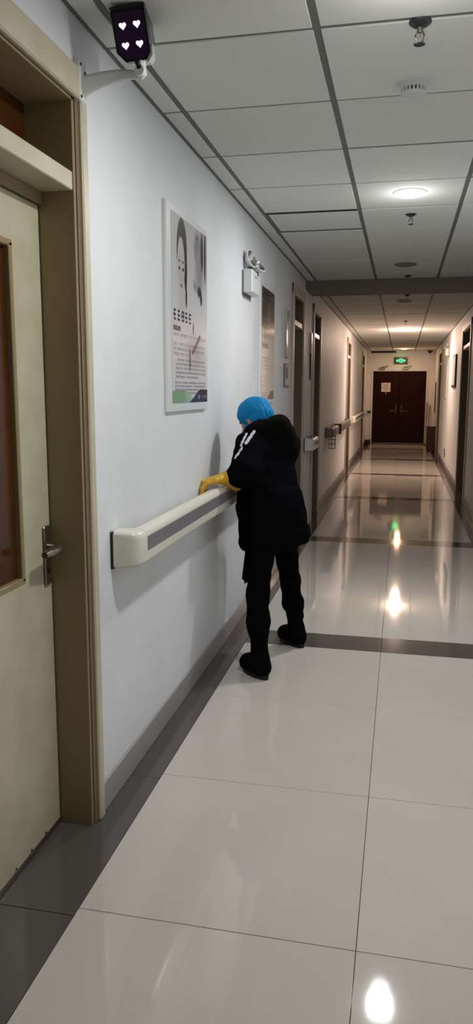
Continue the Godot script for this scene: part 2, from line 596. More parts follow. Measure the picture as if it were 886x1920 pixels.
func ceiling_tiles() -> void:
	var c: Node = get_node("ceiling")
	var cols := [[LX + 0.006, -0.903], [-0.897, -0.303], [-0.297, 0.297], [0.303, RX - 0.006]]
	var z := -2.54 + 0.603 * 9
	var meshes := {}
	while z > EZ:
		var n := maxf(z - 0.603, EZ)
		for q in cols:
			var w: float = q[1] - q[0] - 0.018
			var d := z - n - 0.018
			if d < 0.03 or (z < -7.9 and n > -8.6 and z > -8.5): 
				continue
			var key := "%.3f %.3f" % [w, d]
			if not meshes.has(key):
				meshes[key] = bx(-w / 2, w / 2, 0, 0.012, -d / 2, d / 2, 0.0025).done()
			var o := mesh_of("ceiling_tile", meshes[key], M.ceiling_board if rng.randf() < 0.7 else M.ceiling_board_aged, c)
			o.position = Vector3((q[0] + q[1]) / 2, CY + rng.randf_range(-0.0015, 0.0015), (z + n) / 2)
			if absf(z + 4.95) < 0.3 and q[0] > -0.95 and q[0] < -0.5:
				o.position += Vector3(0.004, 0.006, 0.012)
		# cross bar
		if z < 2.9: obj("grid_bar", bx(LX, RX, CY + 0.0035, CY + 0.02, z - 0.012, z + 0.012), M.ceiling_grid, c)
		z = n
	obj("open_joint", bx(-0.885, -0.315, CY - 0.001, CY + 0.02, -4.98, -4.945), M.black, c)
	for x in [-0.9, -0.3, 0.3]:
		obj("grid_bar", bx(x - 0.012, x + 0.012, CY + 0.0030, CY + 0.02, 3.0, EZ), M.ceiling_grid, c)
	for x in [LX, RX - 0.014]:
		obj("edge_angle", bx(x, x + 0.014, CY + 0.001, CY + 0.02, 3.0, EZ), M.ceiling_grid, c)

# ---------------------------------------------------------------- doors
# a side door: sgn -1 for the left wall, +1 for the right wall; zn near edge, zf far edge
func side_door(sgn: float, zn: float, zf: float, label: String, near := false) -> void:
	var face := LX if sgn < 0 else RX
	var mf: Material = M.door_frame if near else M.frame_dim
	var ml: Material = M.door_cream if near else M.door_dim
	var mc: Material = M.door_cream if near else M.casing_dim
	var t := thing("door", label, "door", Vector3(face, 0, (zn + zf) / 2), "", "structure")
	t.name = "door_%d" % door_count
	door_count += 1
	var h := (zn - zf) / 2
	var cw := 0.066 if near else 0.086
	# along: local z from -h (far) to h (near); out: local x towards the corridor = -sgn
	var o := -sgn
	var fr := MB.new()
	for s in [-1.0, 1.0]:
		fr.box(Vector3(minf(0.0, -o * 0.17), 0, minf(s * h, s * (h - 0.012))), Vector3(maxf(0.0, -o * 0.17), HEAD, maxf(s * h, s * (h - 0.012))), 0.001)
	fr.box(Vector3(minf(0.0, -o * 0.17), HEAD - 0.012, -h), Vector3(maxf(0.0, -o * 0.17), HEAD, h), 0.001)
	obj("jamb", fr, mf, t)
	var c0 := 0.022 if near else -0.004
	if near:
		for s in [-1.0, 1.0]:
			obj("edge_strip", MB.new().box(Vector3(minf(0.0, o * 0.006), 0, minf(s * (h + 0.001), s * (h + c0))), Vector3(maxf(0.0, o * 0.006), HEAD + 0.03, maxf(s * (h + 0.001), s * (h + c0))), 0.001), M.frame_edge, t)
	for s in [-1.0, 1.0]:
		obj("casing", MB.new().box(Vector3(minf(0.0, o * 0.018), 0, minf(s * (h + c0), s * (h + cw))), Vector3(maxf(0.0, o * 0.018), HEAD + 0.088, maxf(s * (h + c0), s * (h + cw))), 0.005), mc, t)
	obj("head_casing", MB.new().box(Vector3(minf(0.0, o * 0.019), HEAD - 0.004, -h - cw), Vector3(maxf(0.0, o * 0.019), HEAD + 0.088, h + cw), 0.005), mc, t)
	obj("transom_bar", MB.new().box(Vector3(minf(-o * 0.003, -o * 0.17), 2.10, -h + 0.012), Vector3(maxf(-o * 0.003, -o * 0.17), 2.155, h - 0.012), 0.003), M.door_cream if near else M.casing_dim, t)
	obj("stop_strip", MB.new().box(Vector3(minf(-o * 0.105, -o * 0.17), 2.064, -h + 0.012), Vector3(maxf(-o * 0.105, -o * 0.17), 2.10, h - 0.012), 0.002), mf, t)
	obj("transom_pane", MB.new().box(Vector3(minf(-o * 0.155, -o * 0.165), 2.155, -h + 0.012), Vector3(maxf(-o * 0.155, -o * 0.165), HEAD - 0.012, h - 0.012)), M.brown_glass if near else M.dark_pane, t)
	# leaf with a glazed opening
	var x0 := -o * 0.118
	var x1 := -o * 0.156
	var gl := [0.915, 1.92]
	var ga := -h + 0.20
	var gb := h - 0.20
	var lf := MB.new()
	var xa := minf(x0, x1)
	var xb := maxf(x0, x1)
	lf.box(Vector3(xa, 0.006, -h + 0.018), Vector3(xb, 2.06, ga), 0.0)
	lf.box(Vector3(xa, 0.006, gb), Vector3(xb, 2.06, h - 0.018), 0.0)
	lf.box(Vector3(xa, 0.006, ga), Vector3(xb, gl[0], gb), 0.0)
	lf.box(Vector3(xa, gl[1], ga), Vector3(xb, 2.06, gb), 0.0)
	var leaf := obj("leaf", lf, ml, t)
	obj("glass_panel", MB.new().box(Vector3(minf(-o * 0.134, -o * 0.142), gl[0], ga), Vector3(maxf(-o * 0.134, -o * 0.142), gl[1], gb)), M.brown_glass, leaf)
	var bd := MB.new()
	for q in [[gl[0] - 0.008, gl[0] + 0.012], [gl[1] - 0.012, gl[1] + 0.008]]:
		bd.box(Vector3(minf(-o * 0.116, -o * 0.138), q[0], ga - 0.008), Vector3(maxf(-o * 0.116, -o * 0.138), q[1], gb + 0.008), 0.003)
	for q in [[ga - 0.008, ga + 0.012], [gb - 0.012, gb + 0.008]]:
		bd.box(Vector3(minf(-o * 0.116, -o * 0.138), gl[0], q[0]), Vector3(maxf(-o * 0.116, -o * 0.138), gl[1], q[1]), 0.003)
	obj("glazing_bead", bd, mf, leaf)
	if near:
		obj("bottom_strip", bx(-0.1185, -0.116, 0.006, 0.022, -h + 0.02, h - 0.02), M.steel, leaf)
		for k in 3:
			obj("strip_screw", MB.new().lathe([Vector2(0.004, 0), Vector2(0.003, 0.002), Vector2(0, 0.0025)], Transform3D(Basis(Vector3(0, 0, 1), -PI / 2), Vector3(-0.116, 0.03, -h + 0.13 + 0.1 * k)), 10), M.black, leaf)
	# handle: plate, spindle and lever
	if not near:
		obj("number_plate", MB.new().box(Vector3(minf(o * 0.001, o * 0.005), 2.105, -h * 0.75), Vector3(maxf(o * 0.001, o * 0.005), 2.15, h * 0.75), 0.001), M.white_plastic, t)
	var hz := -h + 0.048
	var hd := thing_part("handle", t)
	hd.position = Vector3(-o * 0.118, 0.966, hz)
	obj("plate", MB.new().box(Vector3(minf(0.0, o * 0.009), -0.098, -0.024), Vector3(maxf(0.0, o * 0.009), 0.098, 0.024), 0.004), M.steel, hd)
	obj("lever", MB.new().tube([Vector3(0, 0.028, 0), Vector3(o * 0.040, 0.028, 0), Vector3(o * 0.052, 0.028, 0.008), Vector3(o * 0.057, 0.028, 0.030), Vector3(o * 0.055, 0.027, 0.075), Vector3(o * 0.052, 0.026, 0.115)], [0.014, 0.013, 0.016, 0.018, 0.015, 0.011]), M.steel, hd)
	obj("keyhole", MB.new().lathe([Vector2(0.009, 0), Vector2(0.009, 0.003), Vector2(0.0, 0.003)], Transform3D(Basis(Vector3(0, 0, 1), -o * PI / 2), Vector3(o * 0.009, -0.05, 0)), 16), M.dark_metal, hd)

var door_count := 1

func thing_part(called: String, parent: Node) -> Node3D:
	var n := Node3D.new()
	n.name = called
	parent.add_child(n, true)
	return n

func doors() -> void:
	side_door(-1, -1.34, -2.282, "cream wooden door with brown glass panel beside the security camera", true)
	side_door(-1, -7.05, -7.75, "narrow cream door just past the person, first of the two close doors")
	side_door(-1, -8.69, -9.36, "narrow cream door just behind the short white rail piece")
	side_door(-1, -14.1, -15.0, "cream door between the metal-bracket handrail and the last handrail")
	side_door(-1, -19.3, -20.3, "brownish door at the far end of the handrail wall")
	side_door(1, -10.6, -11.95, "shadowed doorway with pale transom on the wall without handrails")
	side_door(1, -18.0, -19.2, "far doorway near the dark red box on the wall without handrails")
	# end double door
	var t := thing("door", "dark reddish brown double door under the green exit sign", "door", Vector3(-0.09, 0, EZ), "", "structure")
	t.name = "door_%d" % door_count
	var fr := MB.new()
	for s in [-1.0, 1.0]:
		fr.box(Vector3(minf(s * 0.73, s * 0.78), 0, -0.16), Vector3(maxf(s * 0.73, s * 0.78), 2.10, 0.018), 0.004)
	fr.box(Vector3(-0.78, 2.045, -0.16), Vector3(0.78, 2.10, 0.019), 0.004)
	obj("frame", fr, M.wall_paint, t)
	for s in [-1.0, 1.0]:
		var leaf := obj("leaf", MB.new().box(Vector3(minf(s * 0.003, s * 0.727), 0.05, -0.07), Vector3(maxf(s * 0.003, s * 0.727), 2.04, -0.02), 0.004), M.far_door, t)
		for q in [[0.16, 0.82], [1.16, 1.9]]:
			obj("panel", MB.new().box(Vector3(minf(s * 0.13, s * 0.6), q[0], -0.021), Vector3(maxf(s * 0.13, s * 0.6), q[1], -0.012), 0.008), M.far_door, leaf)
		obj("pull_handle", MB.new().tube([Vector3(s * 0.075, 0.87, -0.02), Vector3(s * 0.075, 0.88, 0.025), Vector3(s * 0.075, 0.90, 0.035), Vector3(s * 0.075, 1.10, 0.035), Vector3(s * 0.075, 1.12, 0.025), Vector3(s * 0.075, 1.13, -0.02)], 0.011, 10), M.steel, leaf)
		obj("lock_plate", MB.new().box(Vector3(minf(s * 0.10, s * 0.25), 0.935, -0.021), Vector3(maxf(s * 0.10, s * 0.25), 0.95, -0.012), 0.002), M.grey_plastic, leaf)
	obj("threshold", bx(-0.73, 0.73, 0.0, 0.05, -0.12, 0.05, 0.01), M.dark_tile, t)
	# door closers on the frame head
	for s in [-1.0, 1.0]:
		var c := thing_part("closer", t)
		c.position = Vector3(-0.46 if s < 0 else 0.18, 2.11, 0.02)
		obj("closer_body", MB.new().box(Vector3(-0.11, -0.02, 0.0), Vector3(0.05, 0.035, 0.05), 0.006), M.steel, c)
		obj("closer_arm", MB.new().tube([Vector3(-0.06, 0.04, 0.03), Vector3(0.02, 0.055, 0.12), Vector3(0.13, 0.075, 0.04)], 0.011, 8), M.steel, c)

# ---------------------------------------------------------------- handrails
# profile of the handrail in (out from wall, height)
func rail_profile(dx: float) -> PackedVector2Array:
	var p := PackedVector2Array()
	var cy := 0.937
	for q in [[0.001, -0.068], [0.085, -0.068]]:
		p.append(Vector2(q[0], cy + q[1]))
	for k in 6:
		var a := -PI / 2 + PI / 2 * (k + 1) / 6.0
		p.append(Vector2(0.088 + dx + 0.022 * cos(a), cy - 0.046 + 0.022 * sin(a)))
	for k in 7:
		var a := PI / 2 * k / 6.0
		p.append(Vector2(0.080 + dx + 0.030 * cos(a), cy + 0.033 + 0.030 * sin(a)))
	p.append(Vector2(0.055, cy + 0.0645))
	p.append(Vector2(0.001, cy + 0.0635))
	return p

# the cover stands off the wall behind its rounded top
func cover_profile() -> PackedVector2Array:
	var p := PackedVector2Array([Vector2(0.030, 0.869), Vector2(0.085, 0.869)])
	for k in 6:
		var a := -PI / 2 + PI / 2 * (k + 1) / 6.0
		p.append(Vector2(0.088 + 0.022 * cos(a), 0.891 + 0.022 * sin(a)))
	for k in 8:
		var a := PI / 2 * k / 7.0
		p.append(Vector2(0.082 + 0.028 * cos(a), 0.973 + 0.028 * sin(a)))
	for q in [[0.068, 1.0005], [0.055, 0.997], [0.043, 0.989], [0.034, 0.976], [0.030, 0.960]]:
		p.append(Vector2(q[0], q[1]))
	return p

func rail(zn: float, zf: float, label: String, caps := [true, true], strip: StandardMaterial3D = null) -> Node3D:
	var t := thing("handrail", label, "handrail", Vector3(LX, 0, zn), "white handrails along the wall")
	var len := zn - zf
	# profile x is out of the wall; pulled along -z
	obj("rail_cover", MB.new().prism(cover_profile(), -(len - 0.16), Transform3D(Basis(), Vector3(0, 0, -0.08)), true), M.rail_white, t)
	obj("bumper_strip", MB.new().box(Vector3(0.1075, 0.920, -(len - 0.085)), Vector3(0.1125, 0.974, -0.085), 0.002), strip if strip else M.rail_strip, t)
	for e in 2:
		if not caps[e]: continue
		# end cap: the profile turned round a vertical edge towards the wall
		var z0 := -0.08 if e == 0 else -(len - 0.08)
		var dir := 1.0 if e == 0 else -1.0
		var pr := rail_profile(0.0005)
		var b := MB.new()
		b.smooth(3)
		var n := 9
		var ring := []
		for i in n + 1:
			var a := PI / 2 * i / n
			var row := []
			for p in pr:
				# super-ellipse sweep from the front face round to the wall
				var s := pow(sin(a), 0.55)
				var c := pow(maxf(cos(a), 0.0), 0.55)
				row.append(Vector3(maxf(p.x * c, 0.002), p.y, z0 + dir * s * 0.085 * clampf(p.x / 0.10, 0.0, 1.0)))
			ring.append(row)
		var ctr := Vector3(0.03, 0.937, z0)
		for i in n:
			for j in pr.size() - 1:
				b.quad(ring[i][j], ring[i][j + 1], ring[i + 1][j + 1], ring[i + 1][j], ring[i][j] + ring[i + 1][j + 1] - ctr * 2.0)
		obj("end_cap", b, M.rail_cap, t)
	var bz := -0.35
	while bz > -len + 0.2:
		obj("bracket", bx(0.001, 0.032, 0.885, 0.945, bz - 0.03, bz + 0.03, 0.003), M.rail_white, t)
		bz -= 1.1
	obj("back_plate", bx(0.0005, 0.012, 0.864, 1.0, 0.006, -0.06, 0.002), M.rail_dark if caps[0] else M.grey_plastic, t)
	return t

func rails() -> void:
	rail(-2.5, -6.45, "long white handrail with a grey strip under the yellow-gloved hand")
	rail(-7.98, -8.48, "short white rail piece between the two narrow doors")
	var dim := rail(-10.3, -13.9, "dim handrail with a small metal basket on its near end", [true, true])
	rail(-15.15, -18.9, "farthest white handrail, before the brownish door")
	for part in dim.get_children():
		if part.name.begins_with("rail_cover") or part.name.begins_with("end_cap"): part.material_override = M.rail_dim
	# metal basket hung on the third rail
	var t := thing("wire_basket", "small grey metal basket hung on the end of the dim handrail", "basket", Vector3(LX + 0.075, 0.72, -10.42))
	var w := MB.new()
	for y in [0.0, 0.06, 0.12, 0.18]:
		for q in [[Vector3(-0.04, y, -0.07), Vector3(0.05, y, -0.07)], [Vector3(0.05, y, -0.07), Vector3(0.05, y, 0.07)], [Vector3(0.05, y, 0.07), Vector3(-0.04, y, 0.07)], [Vector3(-0.04, y, 0.07), Vector3(-0.04, y, -0.07)]]:
			w.tube([q[0], q[1]], 0.004, 6)
	for x in [-0.04, 0.005, 0.05]:
		for z in [-0.07, 0.07]:
			w.tube([Vector3(x, 0, z), Vector3(x, 0.18, z)], 0.003, 6)
	for z in [-0.035, 0.0, 0.035]:
		w.tube([Vector3(0.05, 0, z), Vector3(0.05, 0.18, z)], 0.003, 6)
	obj("wire_frame", w, M.chrome, t)
	obj("base_tray", bx(-0.04, 0.05, -0.004, 0.004, -0.07, 0.07), M.steel, t)
	for z in [-0.04, 0.04]:
		var hk := MB.new().tube([Vector3(0.05, 0.18, z), Vector3(0.047, 0.25, z), Vector3(0.035, 0.292, z), Vector3(0.0, 0.294, z), Vector3(-0.02, 0.289, z)], 0.004, 6)
		obj("hook", hk, M.chrome, t)
	var k := obj("clamp_band", bx(0.112, 0.124, -0.01, 0.143, -1.22, -0.98, 0.003).box(Vector3(0.02, 0.129, -1.22), Vector3(0.124, 0.143, -0.98), 0.003), M.black_plastic, dim)
	k.position = Vector3(0, 0.872, 0)
	tag(k, "dark band round the handrail")

# ---------------------------------------------------------------- printed pictures
func disc(im: Image, c: Vector2, r: Vector2, col: Color, soft := 0.0) -> void:
	for y in range(maxi(0, int(c.y - r.y)), mini(im.get_height(), int(c.y + r.y) + 1)):
		for x in range(maxi(0, int(c.x - r.x)), mini(im.get_width(), int(c.x + r.x) + 1)):
			var g := Vector2((x - c.x) / r.x, (y - c.y) / r.y).length()
			if g < 1.0:
				var a := 1.0 if soft <= 0.0 else clampf((1.0 - g) / soft, 0.0, 1.0)
				im.set_pixel(x, y, im.get_pixel(x, y).lerp(col, a * col.a))

# a block character: strokes in a square cell
func glyph(im: Image, x: int, y: int, s: int, col: Color, r: RandomNumberGenerator) -> void:
	var w := maxi(1, int(s / 5.5))
	for k in 3:
		var yy := y + int(s * (0.08 + 0.36 * k))
		var a := int(s * r.randf_range(0.0, 0.25))
		im.fill_rect(Rect2i(x + a, yy, s - a - int(s * r.randf_range(0.05, 0.25)), w), col)
	for k in r.randi_range(1, 3):
		im.fill_rect(Rect2i(x + int(s * r.randf_range(0.05, 0.8)), y + int(s * r.randf_range(0.0, 0.3)), w, int(s * r.randf_range(0.5, 0.7))), col)

func text_line(im: Image, x0: int, x1: int, y: int, s: int, col: Color, r: RandomNumberGenerator) -> void:
	var x := x0
	while x + s < x1:
		if r.randf() < 0.93: glyph(im, x, y, s, col, r)
		x += s + maxi(1, s / 6)

func wave_foot(im: Image, top: int, bottom: int, a: Color, b: Color) -> void:
	var w := im.get_width()
	for x in w:
		var u := float(x) / w
		var ga: float = lerpf(top, bottom, pow(clampf((u - 0.30) / 0.32, 0, 1), 2.0))
		var s := clampf((u - 0.40) / 0.40, 0, 1)
		var gb: float = lerpf(bottom, top - (bottom - top) * 0.12, s * s * (3 - 2 * s))
		for y in range(int(minf(ga, gb)), bottom):
			if y >= gb and u > 0.40: im.set_pixel(x, y, b)
			elif y >= ga: im.set_pixel(x, y, a.lerp(Color(0.80, 0.84, 0.82), clampf((u - 0.25) * 2.2, 0, 1)))

func poster_picture(which: int) -> ImageTexture:
	var W := 420
	var H := 560
	var im := Image.create(W, H, false, Image.FORMAT_RGB8)
	var r := RandomNumberGenerator.new()
	r.seed = 5 + which
	var ink := Color(0.24, 0.24, 0.28)
	for y in H:
		var t := float(y) / H
		var c := Color(0.74, 0.735, 0.735).lerp(Color(0.84, 0.845, 0.86), clampf(t * 2.4, 0, 1))
		if which == 1: c = Color(0.36, 0.33, 0.29).lerp(Color(0.80, 0.77, 0.75), clampf((t - 0.30) * 6.0, 0, 1))
		im.fill_rect(Rect2i(0, y, W, 1), c)
	if which == 0:
		# a dark-haired face at the upper edge, and a paler figure behind
		var hair := Color(0.14, 0.13, 0.14)
		disc(im, Vector2(112, 96), Vector2(58, 98), hair, 0.08)
		disc(im, Vector2(152, 150), Vector2(18, 70), hair, 0.2)
		disc(im, Vector2(102, 140), Vector2(42, 88), Color(0.78, 0.76, 0.755), 0.1)
		disc(im, Vector2(108, 250), Vector2(52, 60), Color(0.80, 0.79, 0.795), 0.5)
		for ex in [84, 124]:
			disc(im, Vector2(ex, 130), Vector2(14, 5), Color(0.45, 0.42, 0.42), 0.4)
			disc(im, Vector2(ex, 152), Vector2(11, 7), Color(0.20, 0.18, 0.19), 0.4)
		disc(im, Vector2(104, 178), Vector2(8, 6), Color(0.66, 0.63, 0.63), 0.8)
		disc(im, Vector2(104, 202), Vector2(17, 7), Color(0.58, 0.50, 0.52), 0.5)
		disc(im, Vector2(158, 232), Vector2(13, 38), Color(0.22, 0.21, 0.22), 0.5)
		disc(im, Vector2(298, 60), Vector2(58, 62), Color(0.52, 0.50, 0.50), 0.6)
		disc(im, Vector2(318, 120), Vector2(66, 110), Color(0.62, 0.60, 0.60), 0.6)
		disc(im, Vector2(352, 60), Vector2(22, 80), Color(0.20, 0.19, 0.20), 0.5)
		disc(im, Vector2(392, 70), Vector2(16, 110), Color(0.22, 0.21, 0.22), 0.5)
		disc(im, Vector2(290, 26), Vector2(12, 9), Color(0.26, 0.25, 0.26), 0.5)
		disc(im, Vector2(268, 180), Vector2(30, 24), Color(0.50, 0.48, 0.49), 0.7)
		disc(im, Vector2(318, 196), Vector2(32, 22), Color(0.26, 0.25, 0.27), 0.5)
		disc(im, Vector2(340, 218), Vector2(16, 26), Color(0.24, 0.23, 0.25), 0.5)
		disc(im, Vector2(274, 160), Vector2(26, 50), Color(0.72, 0.70, 0.70), 0.8)
		for k in 5: glyph(im, 14 + k * 42, 276, 36, Color(0.10, 0.10, 0.22), r)
		im.fill_rect(Rect2i(14, 326, 76, 14), Color(0.33, 0.28, 0.28))
		text_line(im, 20, 76, 329, 8, Color(0.75, 0.72, 0.70), r)
		text_line(im, 16, 396, 348, 9, ink, r)
		# seated figures drawn faintly behind the words
		disc(im, Vector2(270, 390), Vector2(150, 70), Color(0.70, 0.68, 0.70), 0.9)
		disc(im, Vector2(238, 322), Vector2(9, 24), Color(0.30, 0.28, 0.30), 0.5)
		for k in 12: disc(im, Vector2(232 + k * 8, 398 - k * 5), Vector2(13, 8), Color(0.32, 0.28, 0.31), 0.4)
		disc(im, Vector2(196, 424), Vector2(10, 44), Color(0.30, 0.27, 0.30), 0.4)
		for k in 3: text_line(im, 14, 390 if k < 2 else 190, 376 + k * 15, 9, ink, r)
		for k in 5: text_line(im, 36 if k else 46, 396 if k < 4 else 300, 424 + k * 13, 8, ink, r)
		for k in 4: text_line(im, 26, 398 if k < 3 else 340, 494 + k * 11, 7, ink, r)
		wave_foot(im, 522, 560, Color(0.52, 0.66, 0.50), Color(0.08, 0.09, 0.24))
		glyph(im, 300, 536, 15, Color(0.85, 0.86, 0.92), r)
		text_line(im, 322, 414, 538, 10, Color(0.72, 0.74, 0.84), r)
	else:
		disc(im, Vector2(150, 90), Vector2(140, 150), Color(0.26, 0.23, 0.21), 0.6)
		disc(im, Vector2(230, 150), Vector2(90, 110), Color(0.50, 0.45, 0.42), 0.8)
		disc(im, Vector2(110, 190), Vector2(60, 80), Color(0.42, 0.37, 0.34), 0.8)
		im.fill_rect(Rect2i(10, 272, 200, 26), Color(0.56, 0.53, 0.51))
		text_line(im, 20, 200, 278, 14, Color(0.36, 0.34, 0.34), r)
		text_line(im, 14, 140, 318, 14, Color(0.26, 0.24, 0.25), r)
		for k in 4: text_line(im, 20, 250, 344 + k * 18, 10, ink, r)
		for k in 3: text_line(im, 16, 200, 442 + k * 20, 9, Color(0.45, 0.42, 0.42), r)
		wave_foot(im, 520, 560, Color(0.70, 0.66, 0.66), Color(0.24, 0.14, 0.13))
	return ImageTexture.create_from_image(im)

func print_mat(called: String, t: Texture2D, rough := 0.25) -> StandardMaterial3D:
	var m := mat(called, Color(1, 1, 1), rough)
	m.albedo_texture = t
	return m

# a printed sheet facing +x: width along -z
func sheet(w: float, h: float, d: float, at: Vector3, sgn := 1.0) -> MB:
	var t := Transform3D(Basis(Vector3(0, 0, -sgn), Vector3.UP, Vector3(sgn, 0, 0)), at)
	return MB.new().prism(PackedVector2Array([Vector2(-w / 2, -h / 2), Vector2(w / 2, -h / 2), Vector2(w / 2, h / 2), Vector2(-w / 2, h / 2)]), d, t)

func wall_poster(label: String, y0: float, y1: float, zn: float, zf: float, tex: StandardMaterial3D, margin: Array) -> Node3D:
	var t := thing("wall_poster", label, "poster", Vector3(LX, (y0 + y1) / 2, (zn + zf) / 2), "framed health posters on the wall")
	var w := zn - zf
	var h := y1 - y0
	obj("backing", bx(0.0, 0.016, -h / 2, h / 2, -w / 2, w / 2, 0.003), M.white_plastic, t)
	var pw: float = w - margin[0] - margin[1]
	var ph: float = h - margin[2] - margin[3]
	obj("print", sheet(pw, ph, 0.002, Vector3(0.0155, (margin[3] - margin[2]) / 2, (margin[1] - margin[0]) / 2)), tex, t)
	return t

func wall_things() -> void:
	wall_poster("white framed health poster with a woman's face and green and blue foot", 1.405, 2.285, -3.155, -3.83, print_mat("poster_print", poster_picture(0)), [0.062, 0.004, 0.030, 0.038])
	wall_poster("brownish glossy poster partly behind the blue hair cap, below the emergency lamp", 1.405, 2.245, -5.33, -5.92, print_mat("poster_print_brown", poster_picture(1), 0.05), [0.04, 0.01, 0.02, 0.03])
	emergency_lamp(Vector3(LX, 2.175, -4.90), 1.0, "white emergency lamp box with two round heads above the brown poster")
	emergency_lamp(Vector3(RX, 2.25, -15.6), -1.0, "small emergency lamp box on the far wall without handrails")
	# slim door signs
	var s := thing("sign_plate", "tall slim dark sign with a lit edge before the first narrow door", "sign", Vector3(LX, 1.98, -6.62), "slim sign plates beside the narrow doors")
	obj("plate", bx(0, 0.018, -0.2, 0.2, -0.07, 0.07, 0.002), M.dark_metal, s)
	obj("edge", bx(0, 0.022, -0.2, 0.2, 0.055, 0.075, 0.002), M.chrome, s)
	s = thing("sign_plate", "tall slim dark sign with a lit edge before the second narrow door", "sign", Vector3(LX, 1.92, -8.44), "slim sign plates beside the narrow doors")
	obj("plate", bx(0, 0.018, -0.3, 0.2, -0.06, 0.06, 0.002), M.dark_metal, s)
	obj("edge", bx(0, 0.022, -0.02, 0.2, 0.045, 0.065, 0.002), M.chrome, s)
	s = thing("wall_notice", "small framed notice under the slim sign by the first narrow door", "notice", Vector3(LX, 1.63, -6.63))
	obj("frame", bx(0, 0.015, -0.1, 0.1, -0.12, 0.12, 0.003), M.grey_plastic, s)
	obj("notice_sheet", bx(0.015, 0.017, -0.085, 0.085, -0.1, 0.1), M.paper, s)
	obj("notice_text", bx(0.017, 0.018, -0.03, 0.07, -0.02, 0.09), M.dark_metal, s)
	# right wall
	s = thing("picture_frame", "dark slim framed board beside the shadowed doorway", "picture", Vector3(RX, 1.83, -13.5))
	obj("frame", bx(-0.03, 0, -0.27, 0.27, -0.42, 0.42, 0.004), M.dark_metal, s)
	obj("board", bx(-0.032, -0.03, -0.23, 0.25, -0.38, 0.38), M.paper, s)
	s = thing("notice_board", "pale flat board under the far emergency lamp", "board", Vector3(RX, 1.68, -16.1))
	obj("board", bx(-0.012, 0, -0.33, 0.33, -0.3, 0.3, 0.002), M.white_plastic, s)
	obj("rim", bx(-0.014, 0, -0.34, 0.34, -0.315, -0.3, 0.002), M.grey_plastic, s)
	s = thing("wall_socket", "white wall socket with a dark rim low on the wall opposite", "socket", Vector3(RX, 0.28, -15.6))
	obj("rim", bx(-0.010, 0, -0.075, 0.075, -0.16, 0.16, 0.003), M.dark_metal, s)
	obj("plate", bx(-0.014, -0.010, -0.06, 0.06, -0.13, 0.13, 0.003), M.white_plastic, s)
	s = thing("narrow_poster", "narrow dark poster above the dark red box", "poster", Vector3(RX, 1.34, -20.9))
	obj("board", bx(-0.012, 0, -0.4, 0.4, -0.2, 0.2, 0.002), M.brown_box, s)

func emergency_lamp(at: Vector3, o: float, label: String) -> void:
	var t := thing("emergency_lamp", label, "emergency lamp", at, "twin-head emergency lamps")
	obj("back_plate", bx(0, o * 0.006, -0.085, 0.065, -0.135, 0.135, 0.002), M.grey_plastic, t)
	obj("housing", bx(o * 0.006, o * 0.066, -0.07, 0.07, -0.13, 0.13, 0.006), M.white_plastic, t)
	obj("label_strip", bx(o * 0.066, o * 0.0665, 0.03, 0.036, -0.05, 0.06), M.grey_plastic, t)
	for s in [-1.0, 1.0]:
		var hd := thing_part("lamp_head", t)
		hd.position = Vector3(o * (0.040 if s > 0 else 0.062), 0.138 if s > 0 else 0.112, s * 0.060)
		var dir := (Vector3(o * 0.85, 0.25, 0.25) if s > 0 else Vector3(o * 0.68, 0.62, 0.26)).normalized()
		var bs := Basis(Quaternion(Vector3.UP, dir))
		obj("shell", MB.new().lathe([Vector2(0, -0.035), Vector2(0.022, -0.032), Vector2(0.040, -0.018), Vector2(0.054, 0.002), Vector2(0.058, 0.012), Vector2(0.052, 0.014), Vector2(0.050, 0.010)], Transform3D(bs, Vector3.ZERO), 24), M.white_plastic, hd)
		obj("reflector", MB.new().lathe([Vector2(0, -0.02), Vector2(0.012, -0.018), Vector2(0.035, -0.002), Vector2(0.050, 0.013)].map(func(p: Vector2) -> Vector2: return Vector2(p.x, p.y)), Transform3D(bs, Vector3.ZERO), 24), M.chrome, hd)
		obj("bulb", MB.new().lathe([Vector2(0, -0.018), Vector2(0.008, -0.016), Vector2(0.010, 0.0), Vector2(0.007, 0.008), Vector2(0, 0.011)], Transform3D(bs, Vector3.ZERO), 14), M.white_plastic, hd)
		obj("neck", MB.new().tube([Vector3(0, -0.062, -s * 0.02), Vector3(0, -0.03, -s * 0.008), dir * -0.03], 0.011, 10), M.dark_metal, hd)

# ---------------------------------------------------------------- ceiling fittings
func sprinkler(z: float, label: String) -> void:
	var t := thing("sprinkler", label, "sprinkler", Vector3(0.012, CY, z), "sprinklers along the middle ceiling tiles")
	obj("escutcheon", MB.new().lathe([Vector2(0.0, -0.017), Vector2(0.012, -0.016), Vector2(0.027, -0.009), Vector2(0.034, -0.003), Vector2(0.035, 0.0)], Transform3D(), 28), M.dark_metal, t)
	var fr := MB.new()
	fr.lathe([Vector2(0.0, -0.030), Vector2(0.008, -0.030), Vector2(0.009, -0.016), Vector2(0.0, -0.014)], Transform3D(), 12)
	for s in [-1.0, 1.0]:
		fr.tube([Vector3(s * 0.007, -0.026, 0), Vector3(s * 0.013, -0.038, 0), Vector3(s * 0.010, -0.052, 0), Vector3(0, -0.060, 0)], 0.0028, 8)
	obj("frame_arms", fr, M.steel, t)
	obj("glass_bulb", MB.new().tube([Vector3(0, -0.028, 0), Vector3(0, -0.042, 0), Vector3(0, -0.057, 0)], [0.002, 0.0034, 0.002], 8), M.chrome, t)
	var pts := PackedVector2Array()
	for k in 32:
		var a := TAU * k / 32.0
		var r := 0.0175 if (k % 4) < 3 else 0.0145
		pts.append(Vector2(cos(a), sin(a)) * r)
	obj("deflector", MB.new().prism(pts, 0.003, Transform3D(Basis(Vector3.RIGHT, PI / 2), Vector3(0, -0.061, 0))), M.dark_metal, t)

